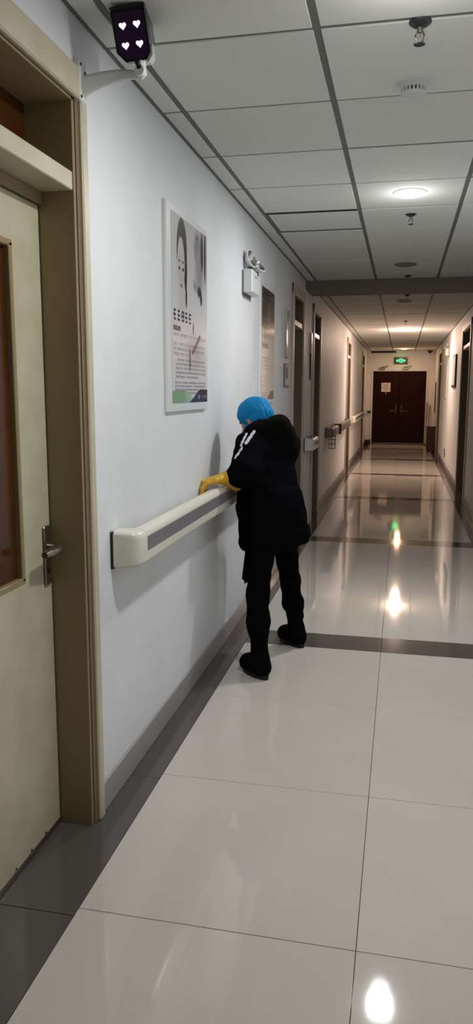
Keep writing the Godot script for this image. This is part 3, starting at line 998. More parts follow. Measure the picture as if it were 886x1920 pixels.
func ceiling_things() -> void:
	sprinkler(-2.56, "largest grey sprinkler, on the tile nearest the camera end")
	sprinkler(-5.14, "grey sprinkler just beyond the brightest round ceiling lamp")
	sprinkler(-7.78, "grey sprinkler just in front of the ceiling beam")
	sprinkler(-9.3, "small sprinkler just past the ceiling beam")
	sprinkler(-12.7, "small sprinkler just in front of the halfway ceiling lamp")
	var t := thing("smoke_detector", "white round smoke detector with dark slots between the first sprinkler and the bright lamp", "smoke detector", Vector3(0.0, CY, -3.03))
	obj("base", MB.new().lathe([Vector2(0.0, -0.020), Vector2(0.046, -0.020), Vector2(0.050, -0.012), Vector2(0.052, 0.0)], Transform3D(), 36), M.matt_plastic, t)
	obj("dark_gap", MB.new().lathe([Vector2(0.0, -0.036), Vector2(0.041, -0.036), Vector2(0.041, -0.019), Vector2(0.0, -0.019)], Transform3D(), 36), M.black, t)
	for k in 20:
		var a := TAU * k / 20.0
		obj("slot_rib", MB.new().box(Vector3(-0.0042, -0.037, 0.0395), Vector3(0.0042, -0.019, 0.046), 0.001, Transform3D(Basis(Vector3.UP, a), Vector3.ZERO)), M.matt_plastic, t)
	obj("cap", MB.new().lathe([Vector2(0.0, -0.046), Vector2(0.030, -0.044), Vector2(0.042, -0.040), Vector2(0.046, -0.036), Vector2(0.045, -0.034), Vector2(0.0, -0.034)], Transform3D(), 36), M.matt_plastic, t)
	# round lamps that are switched off
	for q in [[-7.1, "unlit dark round ceiling lamp before the ceiling beam"], [-9.9, "unlit dark round ceiling lamp between the beam and the halfway lamp"]]:
		var l := thing("unlit_downlight", q[1], "ceiling lamp", Vector3(-0.013, CY, q[0]), "unlit round ceiling lamps")
		obj("trim_ring", MB.new().lathe([Vector2(0.078, -0.003), Vector2(0.080, -0.011), Vector2(0.098, -0.007), Vector2(0.100, 0.0)], Transform3D(), 32), M.grey_plastic, l)
		obj("diffuser", MB.new().lathe([Vector2(0, -0.006), Vector2(0.079, -0.005), Vector2(0.079, 0.0)], Transform3D(), 32), M.lamp_off, l)
	security_camera()

func heart(s: float) -> PackedVector2Array:
	var p := PackedVector2Array()
	for k in 28:
		var a := TAU * k / 28.0
		p.append(Vector2(16.0 * pow(sin(a), 3), 13.0 * cos(a) - 5.0 * cos(2 * a) - 2.0 * cos(3 * a) - cos(4 * a)) * s / 16.0)
	return p

func security_camera() -> void:
	var t := thing("security_camera", "dark-faced security camera with four glowing hearts on a wall arm", "security camera", Vector3(LX, 2.42, -2.315))
	obj("wall_plate", bx(0.0, 0.022, -0.058, 0.058, -0.026, 0.026, 0.004), M.white_plastic, t)
	for q in [[0.045, 0.018], [0.03, -0.014], [-0.03, -0.014], [-0.045, 0.018], [-0.02, 0.0]]:
		obj("screw", MB.new().lathe([Vector2(0.005, 0), Vector2(0.004, 0.002), Vector2(0, 0.0025)], Transform3D(Basis(Vector3(0, 0, 1), -PI / 2), Vector3(0.022, q[0], q[1])), 12), M.black, t)
	var arm := MB.new()
	var pts := []
	var rs := []
	for k in 13:
		var u := k / 12.0
		pts.append(Vector3(0.015 + 0.195 * u, -0.012 + 0.024 * sin(u * PI * 0.72), -0.004 * u))
		rs.append(lerpf(0.031, 0.011, pow(u, 0.7)))
	arm.tube(pts, rs, 14, 0.7)
	obj("arm", arm, M.white_plastic, t)
	# the body looks back down the corridor, a little downwards
	var hd := thing_part("head", t)
	var z := Vector3(0.15, -0.26, 0.95).normalized()
	var up := Vector3(-0.10, 1.0, 0.1)
	var x := up.cross(z).normalized()
	var y := z.cross(x).normalized()
	hd.transform = Transform3D(Basis(x, y, z), Vector3(0.187, 0.108, 0.03))
	var joint := MB.new()
	joint.box(Vector3(0.19, 0.012, -0.018), Vector3(0.218, 0.055, 0.014), 0.007)
	joint.lathe([Vector2(0, -0.014), Vector2(0.015, -0.014), Vector2(0.017, 0.0), Vector2(0.015, 0.014), Vector2(0, 0.014)], Transform3D(Basis(Vector3.RIGHT, PI / 2), Vector3(0.204, 0.016, 0.0)), 16)
	obj("joint", joint, M.white_plastic, t)
	obj("joint_knob", MB.new().lathe([Vector2(0.007, 0), Vector2(0.006, 0.006), Vector2(0, 0.006)], Transform3D(Basis(Vector3.RIGHT, PI / 2), Vector3(0.199, 0.036, 0.014)), 12), M.black, t)
	var shape := func(w: float, h: float, c: float) -> PackedVector2Array:
		return PackedVector2Array([Vector2(-w + c * 1.3, -h), Vector2(w - c * 0.8, -h), Vector2(w, -h + c), Vector2(w, h - 0.008), Vector2(w - 0.006, h), Vector2(-w + 0.006, h), Vector2(-w, h - 0.008), Vector2(-w, -h + c * 1.5)])
	obj("housing", MB.new().prism(shape.call(0.040, 0.060, 0.014), 0.135, Transform3D(Basis(), Vector3(0, -0.004, -0.16))), M.white_plastic, hd)
	obj("sun_hood", MB.new().box(Vector3(-0.052, 0.066, -0.14), Vector3(0.052, 0.072, 0.008), 0.002).box(Vector3(0.046, -0.02, -0.13), Vector3(0.050, 0.068, 0.0), 0.001).box(Vector3(-0.050, -0.02, -0.13), Vector3(-0.046, 0.068, 0.0), 0.001), M.black_plastic, hd)
	obj("face_shell", MB.new().prism(shape.call(0.050, 0.070, 0.018), 0.04, Transform3D(Basis(), Vector3(0, 0, -0.035))), M.black_plastic, hd)
	var fp := obj("face_window", MB.new().prism(shape.call(0.044, 0.060, 0.016), 0.003, Transform3D(Basis(), Vector3(0, -0.004, 0.004))), M.camera_face, hd)
	var hm := glow("heart_glow", Color(1.0, 0.86, 0.98), 1.7)
	for q in [[-0.020, 0.022], [0.022, 0.022], [-0.020, -0.028], [0.022, -0.028]]:
		obj("heart_light", MB.new().prism(heart(0.0105), 0.002, Transform3D(Basis(), Vector3(q[0], q[1], 0.0065))), hm, fp)

# ---------------------------------------------------------------- far end
func exit_picture() -> ImageTexture:
	var im := Image.create(128, 64, false, Image.FORMAT_RGB8)
	im.fill(Color(0.0, 0.02, 0.01))
	var g := Color(0.25, 1.0, 0.62)
	# arrows to both sides and a running figure in a doorway
	im.fill_rect(Rect2i(48, 10, 34, 44), g)
	for k in 22:
		im.fill_rect(Rect2i(14 + k, 32 - mini(k, 14), 1, 2 * mini(k, 14)), g)
		im.fill_rect(Rect2i(113 - k, 32 - mini(k, 14), 1, 2 * mini(k, 14)), g)
	im.fill_rect(Rect2i(28, 24, 18, 16), g)
	im.fill_rect(Rect2i(84, 24, 18, 16), g)
	var d := Color(0.0, 0.25, 0.12)
	disc(im, Vector2(66, 17), Vector2(4, 4), d)
	for k in 14:
		disc(im, Vector2(65 - k * 0.3, 23 + k), Vector2(3.6, 3), d)
		disc(im, Vector2(61 - k * 0.7, 37 + k), Vector2(2.6, 2.4), d)
		disc(im, Vector2(62 + k * 0.8, 37 + k * 0.6), Vector2(2.6, 2.4), d)
		disc(im, Vector2(65 + k * 0.8, 25 + k * 0.4), Vector2(2, 2), d)
		disc(im, Vector2(64 - k * 0.8, 25 + k * 0.5), Vector2(2, 2), d)
	return ImageTexture.create_from_image(im)

func far_end() -> void:
	var t := thing("exit_sign", "green glowing exit sign with a running figure above the double door", "exit sign", Vector3(-0.075, 2.335, EZ))
	obj("sign_box", bx(-0.19, 0.19, -0.095, 0.095, 0.0, 0.035, 0.005), M.black_plastic, t)
	var m := mat("exit_glow", Color(0.05, 0.05, 0.05), 0.4)
	m.emission_enabled = true
	m.emission = Color(0, 0, 0)
	m.emission_texture = exit_picture()
	m.emission_energy_multiplier = 1.1
	obj("sign_face", MB.new().prism(PackedVector2Array([Vector2(-0.175, -0.085), Vector2(0.175, -0.085), Vector2(0.175, 0.085), Vector2(-0.175, 0.085)]), 0.002, Transform3D(Basis(), Vector3(0, 0, 0.0345))), m, t)
	var l := OmniLight3D.new()
	l.name = "sign_light"
	l.position = Vector3(0, 0, 0.09)
	l.light_color = Color(0.2, 1.0, 0.55)
	l.light_energy = 0.012
	l.light_size = 0.08
	l.omni_range = 30.0
	l.omni_attenuation = 2.0
	l.shadow_enabled = true
	t.add_child(l)
	var p := thing("door_notice", "white paper notice on the left leaf of the dark double door", "notice", Vector3(-0.46, 1.60, EZ - 0.012))
	obj("sheet", bx(-0.125, 0.125, -0.125, 0.125, 0, 0.003), M.paper, p)
	var ln := MB.new()
	for k in 6:
		ln.box(Vector3(-0.085, 0.07 - 0.03 * k, 0.003), Vector3(0.085 if k % 3 else 0.05, 0.08 - 0.03 * k, 0.004))
	obj("notice_text", ln, M.grey_plastic, p)
	p = thing("door_viewer", "tiny bright round viewer under the white door notice", "door viewer", Vector3(-0.46, 1.43, EZ - 0.02))
	obj("ring", MB.new().lathe([Vector2(0.018, 0), Vector2(0.017, 0.01), Vector2(0.0, 0.012)], Transform3D(Basis(Vector3.RIGHT, PI / 2), Vector3.ZERO), 16), M.chrome, p)
	p = thing("dome_camera", "small dark dome camera in the far ceiling corner", "security camera", Vector3(0.70, CY, -21.8))
	obj("base", MB.new().lathe([Vector2(0, -0.03), Vector2(0.075, -0.03), Vector2(0.08, 0.0)], Transform3D(), 20), M.dark_metal, p)
	obj("dome", MB.new().lathe([Vector2(0, -0.085), Vector2(0.03, -0.078), Vector2(0.052, -0.055), Vector2(0.06, -0.03), Vector2(0, -0.03)], Transform3D(), 20), M.black_plastic, p)
	p = thing("wall_vent", "dark slim slot vent at the top of the end wall", "vent", Vector3(-0.55, 2.575, EZ))
	obj("frame", bx(-0.34, 0.34, -0.025, 0.025, 0.0, 0.012, 0.002), M.brown_box, p)
	for k in 2:
		obj("slat", bx(-0.325, 0.325, -0.016 + 0.018 * k, -0.004 + 0.018 * k, 0.012, 0.02, 0.002), M.black, p)
	p = thing("fire_box", "dark red box standing on the floor by the far wall", "box", Vector3(0.735, 0, -19.6))
	obj("body", bx(-0.105, 0.105, 0.03, 0.60, -0.15, 0.15, 0.006), M.box_red, p)
	obj("lid", bx(-0.112, 0.112, 0.60, 0.625, -0.155, 0.155, 0.004), M.box_red, p)
	obj("foot", bx(-0.095, 0.095, 0.0, 0.03, -0.14, 0.14), M.black, p)
	obj("catch", bx(-0.02, 0.02, 0.0, 0.03, 0.15, 0.165, 0.002), M.steel, p)
	for q in [[0.66, 1.20, "pale wooden pole leaning on the end wall, nearer the double door"], [0.74, 1.12, "shorter pale wooden pole leaning on the end wall behind the red box"]]:
		p = thing("pole", q[2], "pole", Vector3(q[0], 0, EZ + 0.20), "pale poles beside the double door")
		obj("shaft", MB.new().tube([Vector3(0, 0.01, 0), Vector3(0.02, q[1], -0.165)], 0.016, 10), M.pole_wood, p)
		obj("tip", MB.new().tube([Vector3(0, 0.0, 0.0015), Vector3(0, 0.04, -0.004)], 0.02, 10), M.black, p)
	for q in [[-0.93, "round dark wall knob beside the far brown door"], [-0.885, "round dark wall knob closest to the dark double door"]]:
		p = thing("wall_stop", q[1], "knob", Vector3(q[0], 0.91, EZ), "dark knobs left of the double door")
		obj("stem", MB.new().tube([Vector3(0, 0, 0), Vector3(0, 0, 0.04)], 0.012, 8), M.dark_metal, p)
		obj("head", MB.new().lathe([Vector2(0, 0.03), Vector2(0.03, 0.032), Vector2(0.036, 0.05), Vector2(0.028, 0.065), Vector2(0, 0.068)], Transform3D(Basis(Vector3.RIGHT, PI / 2), Vector3.ZERO), 16), M.dark_metal, p)
	p = thing("storage_box", "low dark brown box on the floor in the far corner by the double door", "box", Vector3(-0.90, 0, -21.7))
	obj("body", bx(-0.085, 0.06, 0.0, 0.11, -0.2, 0.2, 0.01), M.brown_box, p)
	obj("lid", bx(-0.09, 0.065, 0.11, 0.135, -0.205, 0.205, 0.008), M.brown_box, p)

# ---------------------------------------------------------------- the person
# she faces the wall and slightly down the corridor: forward F, her left side L (towards the camera and the wall)
const F := Vector3(-0.70, 0, -0.714)
const L := Vector3(-0.714, 0, 0.70)

func person() -> void:
	var pelvis := Vector3(-0.672, 0.80, -4.04)
	var chest := Vector3(-0.70, 1.08, -4.08)
	var sho := Vector3(-0.715, 1.215, -4.11)
	var neck := Vector3(-0.745, 1.28, -4.14)
	var head := Vector3(-0.798, 1.338, -4.17)
	var lsh := sho + L * 0.135 + Vector3(0, -0.02, 0)
	var rsh := sho - L * 0.135 + Vector3(0, -0.02, 0)
	var lel := Vector3(-0.785, 1.065, -3.86)
	var lwr := Vector3(-0.888, 1.046, -3.835)
	var lkn := Vector3(-0.942, 1.040, -3.770)
	var rel := Vector3(-0.70, 0.98, -4.34)
	var rwr := Vector3(-0.775, 0.83, -4.22)
	var lhip := Vector3(-0.712, 0.74, -3.97)
	var rhip := Vector3(-0.622, 0.74, -4.10)
	var lkne := Vector3(-0.716, 0.42, -3.86)
	var rkne := Vector3(-0.592, 0.41, -4.22)
	var lank := Vector3(-0.688, 0.10, -3.775)
	var rank := Vector3(-0.568, 0.10, -4.315)
	# ---- the body itself: one continuous skin
	var V := PackedVector3Array()
	var I := PackedInt32Array()
	var b := Field.new(Vector3(-1.02, 0.0, -4.48), Vector3(-0.40, 1.33, -3.62), 0.014, 0.012)
	b.bone(pelvis, chest, 0.088, 0.085).bone(chest, sho, 0.085, 0.06).bone(sho, neck, 0.05, 0.045)
	b.bone(lsh, lel, 0.045, 0.034).bone(lel, lwr, 0.034, 0.024).bone(lwr, lkn, 0.022, 0.014)
	b.bone(rsh, rel, 0.045, 0.036).bone(rel, rwr, 0.036, 0.026).bone(rwr, rwr + Vector3(-0.03, -0.07, 0.02), 0.024, 0.016)
	b.bone(lhip, lkne, 0.062, 0.040).bone(lkne, lank, 0.042, 0.030).bone(lank, lank + F * 0.085 - Vector3(0, 0.05, 0), 0.030, 0.020)
	b.bone(rhip, rkne, 0.062, 0.040).bone(rkne, rank, 0.042, 0.030).bone(rank, rank + F * 0.085 - Vector3(0, 0.05, 0), 0.030, 0.020)
	b.net(b.solid(), V, I)
	# head with its own finer grid: forward Hf looks down at the rail
	var Hf := (Vector3(-0.70, -0.45, -0.25)).normalized()
	var Hl := Vector3.UP.cross(Hf).normalized()
	var Hu := Hf.cross(Hl).normalized()
	var hb := Basis(Hl, Hu, Hf)   # x left, y up, z forward
	var at := func(x: float, y: float, z: float) -> Vector3: return head + hb * Vector3(x, y, z)
	var h := Field.new(head - Vector3(0.17, 0.17, 0.17), head + Vector3(0.17, 0.14, 0.17), 0.005, 0.006)
	h.egg(at.call(0, 0.025, -0.012), Vector3(0.070, 0.080, 0.088), hb)
	h.egg(at.call(0, -0.035, 0.018), Vector3(0.055, 0.065, 0.062), hb)
	h.bone(at.call(0, -0.082, 0.052), at.call(0, -0.078, 0.050), 0.022, 0.022)
	h.bone(at.call(0, 0.006, 0.082), at.call(0, -0.028, 0.096), 0.007, 0.012)
	h.bone(at.call(-0.012, -0.03, 0.086), at.call(0.012, -0.03, 0.086), 0.008, 0.008)
	h.bone(at.call(-0.035, 0.022, 0.070), at.call(0.035, 0.022, 0.070), 0.008, 0.008)
	for s in [-1.0, 1.0]:
		h.egg(at.call(s * 0.031, 0.002, 0.084), Vector3(0.017, 0.011, 0.014), hb, -1.0)
		h.egg(at.call(s * 0.072, -0.008, -0.008), Vector3(0.010, 0.030, 0.018), hb)
		h.egg(at.call(s * 0.036, -0.03, 0.058), Vector3(0.022, 0.022, 0.02), hb)
	h.bone(at.call(0, -0.06, -0.02), neck, 0.050, 0.054)
	h.net(h.solid(), V, I)
	var root := mesh_of("person", Field.mesh(V, I), M.skin)
	tag(root, "person in dark padded coat and blue hair cap wiping the handrail with a yellow glove", "person")
	for s in [-1.0, 1.0]:
		var e := obj("eye", MB.new().lathe([Vector2(0, -0.011), Vector2(0.008, -0.008), Vector2(0.011, 0), Vector2(0.008, 0.008), Vector2(0, 0.011)], Transform3D(hb * Basis(Vector3.RIGHT, PI / 2), at.call(s * 0.031, 0.002, 0.066)), 14), M.eye, root)
		obj("iris", MB.new().lathe([Vector2(0, 0.009), Vector2(0.0055, 0.0095), Vector2(0, 0.0118)], Transform3D(hb * Basis(Vector3.RIGHT, PI / 2), at.call(s * 0.031, 0.002, 0.066)), 14), M.iris, e)
		obj("eyebrow", MB.new().tube([at.call(s * 0.014, 0.020, 0.079), at.call(s * 0.032, 0.025, 0.076), at.call(s * 0.048, 0.019, 0.067)], [0.003, 0.0035, 0.002], 8), M.hair, root)
	obj("mouth", MB.new().tube([at.call(-0.022, -0.056, 0.075), at.call(0, -0.055, 0.082), at.call(0.022, -0.056, 0.075)], [0.002, 0.006, 0.002], 8), M.lip, root)
	# face mask over nose and mouth
	var mk := Field.new(head - Vector3(0.17, 0.17, 0.17), head + Vector3(0.17, 0.14, 0.17), 0.005, 0.006)
	mk.egg(at.call(0, -0.045, 0.030), Vector3(0.066, 0.058, 0.072), hb)
	mk.egg(at.call(0, -0.03, 0.085), Vector3(0.02, 0.026, 0.02), hb)
	mesh_of("face_mask", mk.make(func(p: Vector3, d: float) -> float: return maxf(maxf(d, -(hb.transposed() * (p - head)).z - 0.022), (hb.transposed() * (p - head)).y + 0.006)), M.mask, root)
	# ---- blue bouffant cap with gathered folds
	var fn := FastNoiseLite.new()
	fn.frequency = 22.0
	fn.seed = 9
	var cp := Field.new(head - Vector3(0.16, 0.12, 0.17), head + Vector3(0.16, 0.16, 0.17), 0.0045, 0.01)
	cp.egg(at.call(0, 0.044, -0.018), Vector3(0.088, 0.078, 0.100), hb)
	cp.egg(at.call(0, -0.005, -0.035), Vector3(0.080, 0.062, 0.080), hb)
	mesh_of("hair_cap", cp.make(func(p: Vector3, d: float) -> float:
		var q: Vector3 = hb.transposed() * (p - head)
		var a := atan2(q.x, q.z)
		var low := clampf((0.075 - q.y) / 0.09, 0.0, 1.0)
		var e := d + 0.0028 * sin(a * 26.0 + fn.get_noise_3dv(p) * 3.0) * low + 0.006 * fn.get_noise_3dv(p * 0.7)
		return maxf(e, -0.028 - q.y + 0.22 * q.z)), M.cap, root)
	obj("cap_band", MB.new().tube(range(25).map(func(k: int) -> Vector3: return at.call(sin(TAU * k / 24.0) * 0.076, -0.026 + 0.22 * (cos(TAU * k / 24.0) * 0.093 - 0.016), cos(TAU * k / 24.0) * 0.093 - 0.016)), 0.006, 8), M.cap, root)
	# ---- coat
	var cn := FastNoiseLite.new()
	cn.frequency = 6.0
	cn.seed = 4
	var shape := func(p: Vector3, d: float) -> float:
		var q := p.y + 0.35 * (p.x + 0.7)
		return d - 0.005 * absf(sin(PI * q / 0.095)) + 0.011 * cn.get_noise_3dv(p) + 0.003 * cn.get_noise_3dv(p * 3.0)
	var cf := Field.new(Vector3(-1.0, 0.56, -4.52), Vector3(-0.36, 1.42, -3.68), 0.0105, 0.022)
	for s in [-1.0, 1.0]:
		cf.bone(pelvis + L * s * 0.055 + Vector3(0.012, -0.08, -0.005), pelvis + L * s * 0.05 + Vector3(-0.01, 0.08, 0), 0.150, 0.128)
		cf.bone(pelvis + L * s * 0.05 + Vector3(-0.01, 0.08, 0), sho + L * s * 0.055 - Vector3(0, 0.04, 0), 0.122, 0.088)
	cf.bone(sho - Vector3(0, 0.02, 0), neck + Vector3(0.012, -0.005, 0.01), 0.085, 0.066)
	cf.bone(lsh - L * 0.02, lel + Vector3(0.0, 0.012, 0), 0.082, 0.068).bone(lel + Vector3(0.0, 0.012, 0), lel.lerp(lwr, 0.42), 0.064, 0.052)
	cf.bone(rsh + L * 0.02, rel, 0.082, 0.066).bone(rel, rwr, 0.064, 0.05)
	var hem := func(p: Vector3, d: float) -> float: return maxf(shape.call(p, d), 0.655 + 0.10 * (p.x + 0.66) - p.y)
	mesh_of("coat", cf.make(hem), M.coat, root)
	# pale stripes on the upper sleeve: thin patches that follow the cloth
	var sf := Field.new(Vector3(-0.93, 1.10, -4.08), Vector3(-0.70, 1.33, -3.76), 0.0036, 0.022)
	for s in [-1.0, 1.0]:
		sf.bone(pelvis + L * s * 0.05 + Vector3(-0.01, 0.08, 0), sho + L * s * 0.055 - Vector3(0, 0.04, 0), 0.122, 0.088)
	sf.bone(sho - Vector3(0, 0.02, 0), neck + Vector3(0.012, -0.005, 0.01), 0.085, 0.066)
	sf.bone(lsh - L * 0.02, lel + Vector3(0.0, 0.012, 0), 0.082, 0.068).bone(lel + Vector3(0.0, 0.012, 0), lel.lerp(lwr, 0.42), 0.064, 0.052)
	var base := sf.solid(shape)
	var stripes := [[Vector3(-0.765, 1.295, 0), Vector3(-0.797, 1.225, 0), 0.009], [Vector3(-0.810, 1.268, 0), Vector3(-0.822, 1.215, 0), 0.007], [Vector3(-0.815, 1.20, 0), Vector3(-0.838, 1.155, 0), 0.007]]
	for q in stripes:
		var d2 := base.duplicate()
		for i in d2.size():
			if absf(d2[i]) > 0.02: continue
			var zz := i % sf.nz
			var yy := (i / sf.nz) % sf.ny
			var xx := i / (sf.nz * sf.ny)
			var p := sf.lo + Vector3(xx, yy, zz) * sf.c
			var a := Vector2(q[0].x, q[0].y)
			var ab := Vector2(q[1].x, q[1].y) - a
			var w := Vector2(p.x, p.y) - a
			var u := clampf(w.dot(ab) / ab.length_squared(), 0, 1)
			d2[i] = maxf(maxf(d2[i] - 0.003, -d2[i] - 0.008), maxf((w - ab * u).length() - q[2] + 0.0012 * sin(p.y * 300.0), -(p.z + 4.04)))
		var V2 := PackedVector3Array()
		var I2 := PackedInt32Array()
		sf.net(d2, V2, I2)
		if V2.size() > 3:
			tag(mesh_of("sleeve_stripe", Field.mesh(V2, I2), M.stripe, root), "pale stripe on the upper sleeve")
	# ---- hood hanging behind the neck
	var hf := Field.new(Vector3(-0.90, 1.08, -4.36), Vector3(-0.48, 1.44, -3.92), 0.009, 0.02)
	hf.bone(neck + Vector3(-0.03, -0.01, 0.07), neck + Vector3(0.09, 0.018, 0.03), 0.052, 0.062)
	hf.bone(neck + Vector3(0.09, 0.018, 0.03), neck + Vector3(0.135, -0.085, 0.01), 0.058, 0.062)
	hf.bone(neck + Vector3(0.02, 0.01, -0.09), neck + Vector3(0.11, -0.05, -0.04), 0.055, 0.07)
	hf.bone(neck + Vector3(-0.06, -0.03, 0.085), neck + Vector3(-0.03, -0.01, 0.07), 0.03, 0.05)
	mesh_of("hood", hf.make(func(p: Vector3, d: float) -> float: return d + 0.012 * cn.get_noise_3dv(p * 1.4)), M.hood_cloth, root)
	# ---- trousers
	var tf := Field.new(Vector3(-0.90, 0.10, -4.48), Vector3(-0.42, 0.86, -3.64), 0.011, 0.016)
	tf.bone(lhip, lkne, 0.084, 0.056).bone(lkne, lkne.lerp(lank, 0.45), 0.056, 0.056).bone(lkne.lerp(lank, 0.45), lank + Vector3(0, 0.08, 0), 0.056, 0.045)
	tf.bone(rhip, rkne, 0.084, 0.050).bone(rkne, rkne.lerp(rank, 0.45), 0.050, 0.055).bone(rkne.lerp(rank, 0.45), rank + Vector3(0, 0.08, 0), 0.055, 0.046)
	mesh_of("trousers", tf.make(func(p: Vector3, d: float) -> float: return d + 0.008 * cn.get_noise_3dv(p * Vector3(1.6, 2.6, 1.6))), M.trousers, root)
	# ---- boots
	for q in [[lank, lkne], [rank, rkne]]:
		var a: Vector3 = q[0]
		var bf := Field.new(a + Vector3(-0.22, -0.105, -0.22), a + Vector3(0.12, 0.19, 0.12), 0.0065, 0.012)
		var toe := a + F * 0.098
		bf.bone(a + (q[1] - a).normalized() * 0.13, a + Vector3(0, 0.02, 0), 0.049, 0.043)
		bf.bone(a - F * 0.025 + Vector3(0, -0.045, 0), a + Vector3(0, 0.0, 0), 0.043, 0.042)
		bf.bone(a + Vector3(0, -0.02, 0), Vector3(toe.x, 0.050, toe.z), 0.042, 0.037)
		bf.bone(Vector3(toe.x, 0.05, toe.z) - L * 0.012, Vector3(toe.x, 0.05, toe.z) + L * 0.012, 0.038, 0.038)
		bf.bone(a - F * 0.02 + Vector3(0, -0.05, 0), Vector3(toe.x, 0.046, toe.z), 0.041, 0.036)
		var boot := mesh_of("boot", bf.make(func(p: Vector3, d: float) -> float: return maxf(d, 0.018 - p.y)), M.boot, root)
		var sole := PackedVector2Array()
		for k in 30:
			var t := TAU * k / 30.0
			var u := cos(t)
			var w := sin(t) * (0.048 if u > 0 else 0.043) * (1.0 - 0.10 * absf(u + 0.15))
			sole.append(Vector2(u * 0.108 + 0.036, w))
		obj("sole", MB.new().prism(sole, 0.022, Transform3D(Basis(F, -L, Vector3.UP), Vector3(a.x, 0.0, a.z)), true), M.boot_sole, boot)
		var up: Vector3 = (q[1] - a).normalized()
		var top := a + up * 0.145
		obj("collar", MB.new().tube(range(21).map(func(k: int) -> Vector3: return top + (F * cos(TAU * k / 20.0) + L * sin(TAU * k / 20.0)) * 0.050 + up * 0.012 * cos(TAU * k / 20.0)), 0.008, 8), M.boot, boot)
		obj("pull_tab", MB.new().box(Vector3(-0.011, -0.012, -0.004), Vector3(0.011, 0.032, 0.004), 0.002, Transform3D(Basis(L, Vector3.UP, L.cross(Vector3.UP)), top - F * 0.057)), M.boot, boot)
		for k in 4:
			var c := a + F * (0.042 - 0.004 * k) + Vector3(0, 0.02 + 0.032 * k, 0)
			var lc := MB.new().tube([c - L * 0.03 - F * 0.008, c + F * 0.004, c + L * 0.03 - F * 0.008], 0.0035, 6)
			obj("lace", lc, M.boot, boot)
	# ---- yellow rubber gloves
	glove(root, lwr, lkn, Vector3(-0.842, 1.034, -3.900), Vector3(-0.70, -0.02, 0.7).normalized(), true)
	var rh := rwr + Vector3(-0.03, -0.07, 0.02)
	glove(root, rwr, rh, rwr + Vector3(0.02, 0.05, -0.02), (rh - rwr).normalized(), false)
	# ---- the dark rag in the lower hand
	var rg := MB.new()
	rg.smooth(1)
	var nu := 18
	var nv := 16
	var P := []
	var o := rh + Vector3(-0.02, -0.055, 0.03)
	for s in 2:
		var g := []
		for i in nu + 1:
			var row := []
			var u := float(i) / nu
			for j in nv + 1:
				var v := float(j) / nv
				var wd := 0.03 + 0.055 * v
				var fold := 0.012 * sin(u * 19.0 + v * 2.0) * v
				row.append(o + Vector3((u - 0.5) * wd * 0.9 - 0.012 * v, -0.29 * v - 0.02 * sin(u * 5.0) * v, (u - 0.5) * wd * 1.2 + fold + s * 0.004))
			g.append(row)
		P.append(g)
	for s in 2:
		for i in nu:
			for j in nv:
				rg.quad(P[s][i][j], P[s][i + 1][j], P[s][i + 1][j + 1], P[s][i][j + 1], Vector3(0.3, 0, 1.0 if s else -1.0))
	for i in nu:
		rg.quad(P[0][i][nv], P[0][i + 1][nv], P[1][i + 1][nv], P[1][i][nv], Vector3.DOWN)
		rg.quad(P[0][i][0], P[0][i + 1][0], P[1][i + 1][0], P[1][i][0], Vector3.UP)
	for j in nv:
		rg.quad(P[0][0][j], P[0][0][j + 1], P[1][0][j + 1], P[1][0][j], Vector3.LEFT)
		rg.quad(P[0][nu][j], P[0][nu][j + 1], P[1][nu][j + 1], P[1][nu][j], Vector3.RIGHT)
	tag(obj("cleaning_cloth", rg, M.rag), "dark cloth hanging in front of the coat beside the person's legs", "cloth")

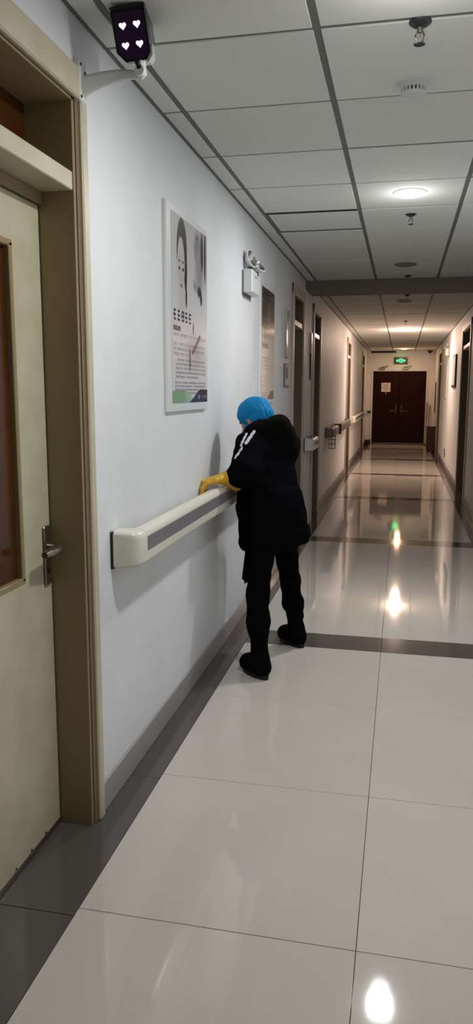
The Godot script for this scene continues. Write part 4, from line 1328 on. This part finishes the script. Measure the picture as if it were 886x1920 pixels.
# a glove with cuff, palm and five fingers; reach is the direction of the fingers
func glove(root: Node, wr: Vector3, kn: Vector3, cuff: Vector3, reach: Vector3, flat: bool) -> void:
	var dir := (kn - wr).normalized()
	var side := dir.cross(Vector3.UP).normalized()   # towards her right for a palm that faces down
	var dn := side.cross(dir).normalized() * -1.0
	if dn.y > 0: dn = -dn
	var lo := cuff.min(wr).min(kn) - Vector3.ONE * 0.13
	var hi := cuff.max(wr).max(kn) + Vector3.ONE * 0.13
	var g := Field.new(lo, hi, 0.0034, 0.0035)
	g.bone(cuff, cuff.lerp(wr, 0.55), 0.060, 0.047)
	g.bone(cuff.lerp(wr, 0.55), wr, 0.047, 0.037)
	for s in [-1.0, -0.33, 0.33, 1.0]:
		g.bone(wr + side * s * 0.013, kn + side * s * 0.027, 0.026, 0.0165)
	var lens := [0.088, 0.100, 0.094, 0.074]
	for k in 4:
		var s := 1.0 - k * 2.0 / 3.0
		var a := kn + side * s * 0.027
		var ln: float = lens[k]
		var d0 := (reach + side * s * 0.10).normalized()
		var bend := [0.10, 0.42, 0.62] if flat else [0.5, 1.5, 2.4]
		var p := a
		for j in 3:
			var q: Vector3 = p + (d0 * cos(bend[j]) + dn * sin(bend[j])).normalized() * ln * [0.44, 0.31, 0.25][j]
			if flat:   # hooked over the top of the handrail, tips behind it
				q = [Vector3(minf(a.x - 0.026, -0.960), 1.030, a.z + 0.022), Vector3(-0.981, 1.003, a.z + 0.036), Vector3(-0.985, 0.978 - 0.004 * (k % 2), a.z + 0.043)][j]
			g.bone(p, q, [0.0122, 0.0112, 0.0100][j], [0.0112, 0.0102, 0.0088][j])
			p = q
	# thumb leaves the side of the palm near its base
	var tb := wr.lerp(kn, 0.25) + side * (0.024) + dn * 0.004
	var t1 := tb + (dir * 0.6 + side * 0.65 + dn * 0.25).normalized() * 0.038
	var t2 := t1 + (dir * 0.9 + side * 0.25 + dn * 0.3).normalized() * 0.032
	if flat:
		t1.y = maxf(t1.y, 1.016); t2.y = maxf(t2.y, 1.014); t1.x = maxf(t1.x, -0.972); t2.x = maxf(t2.x, -0.985)
	g.bone(tb, t1, 0.015, 0.0118).bone(t1, t2, 0.0115, 0.0095)
	var ax := (cuff - wr).normalized()
	var fn := FastNoiseLite.new()
	fn.frequency = 14.0
	var gm := mesh_of("glove", g.make(func(p: Vector3, d: float) -> float:
		var along := (p - cuff).dot(ax)
		var e := d + 0.004 * fn.get_noise_3dv(p)
		if along > -0.03: e -= 0.004 * sin((p - cuff).cross(ax).y * 300.0) * clampf((along + 0.03) / 0.03, 0, 1)
		return maxf(e, along - 0.002)), M.rubber, root)
	tag(gm, "yellow rubber glove")
	var ring := []
	var u := ax.cross(Vector3.UP).normalized()
	var w := u.cross(ax).normalized()
	for k in 25:
		ring.append(cuff + (u * cos(TAU * k / 24.0) + w * sin(TAU * k / 24.0)) * 0.060)
	obj("cuff_roll", MB.new().tube(ring, 0.0035, 8), M.rubber, gm)
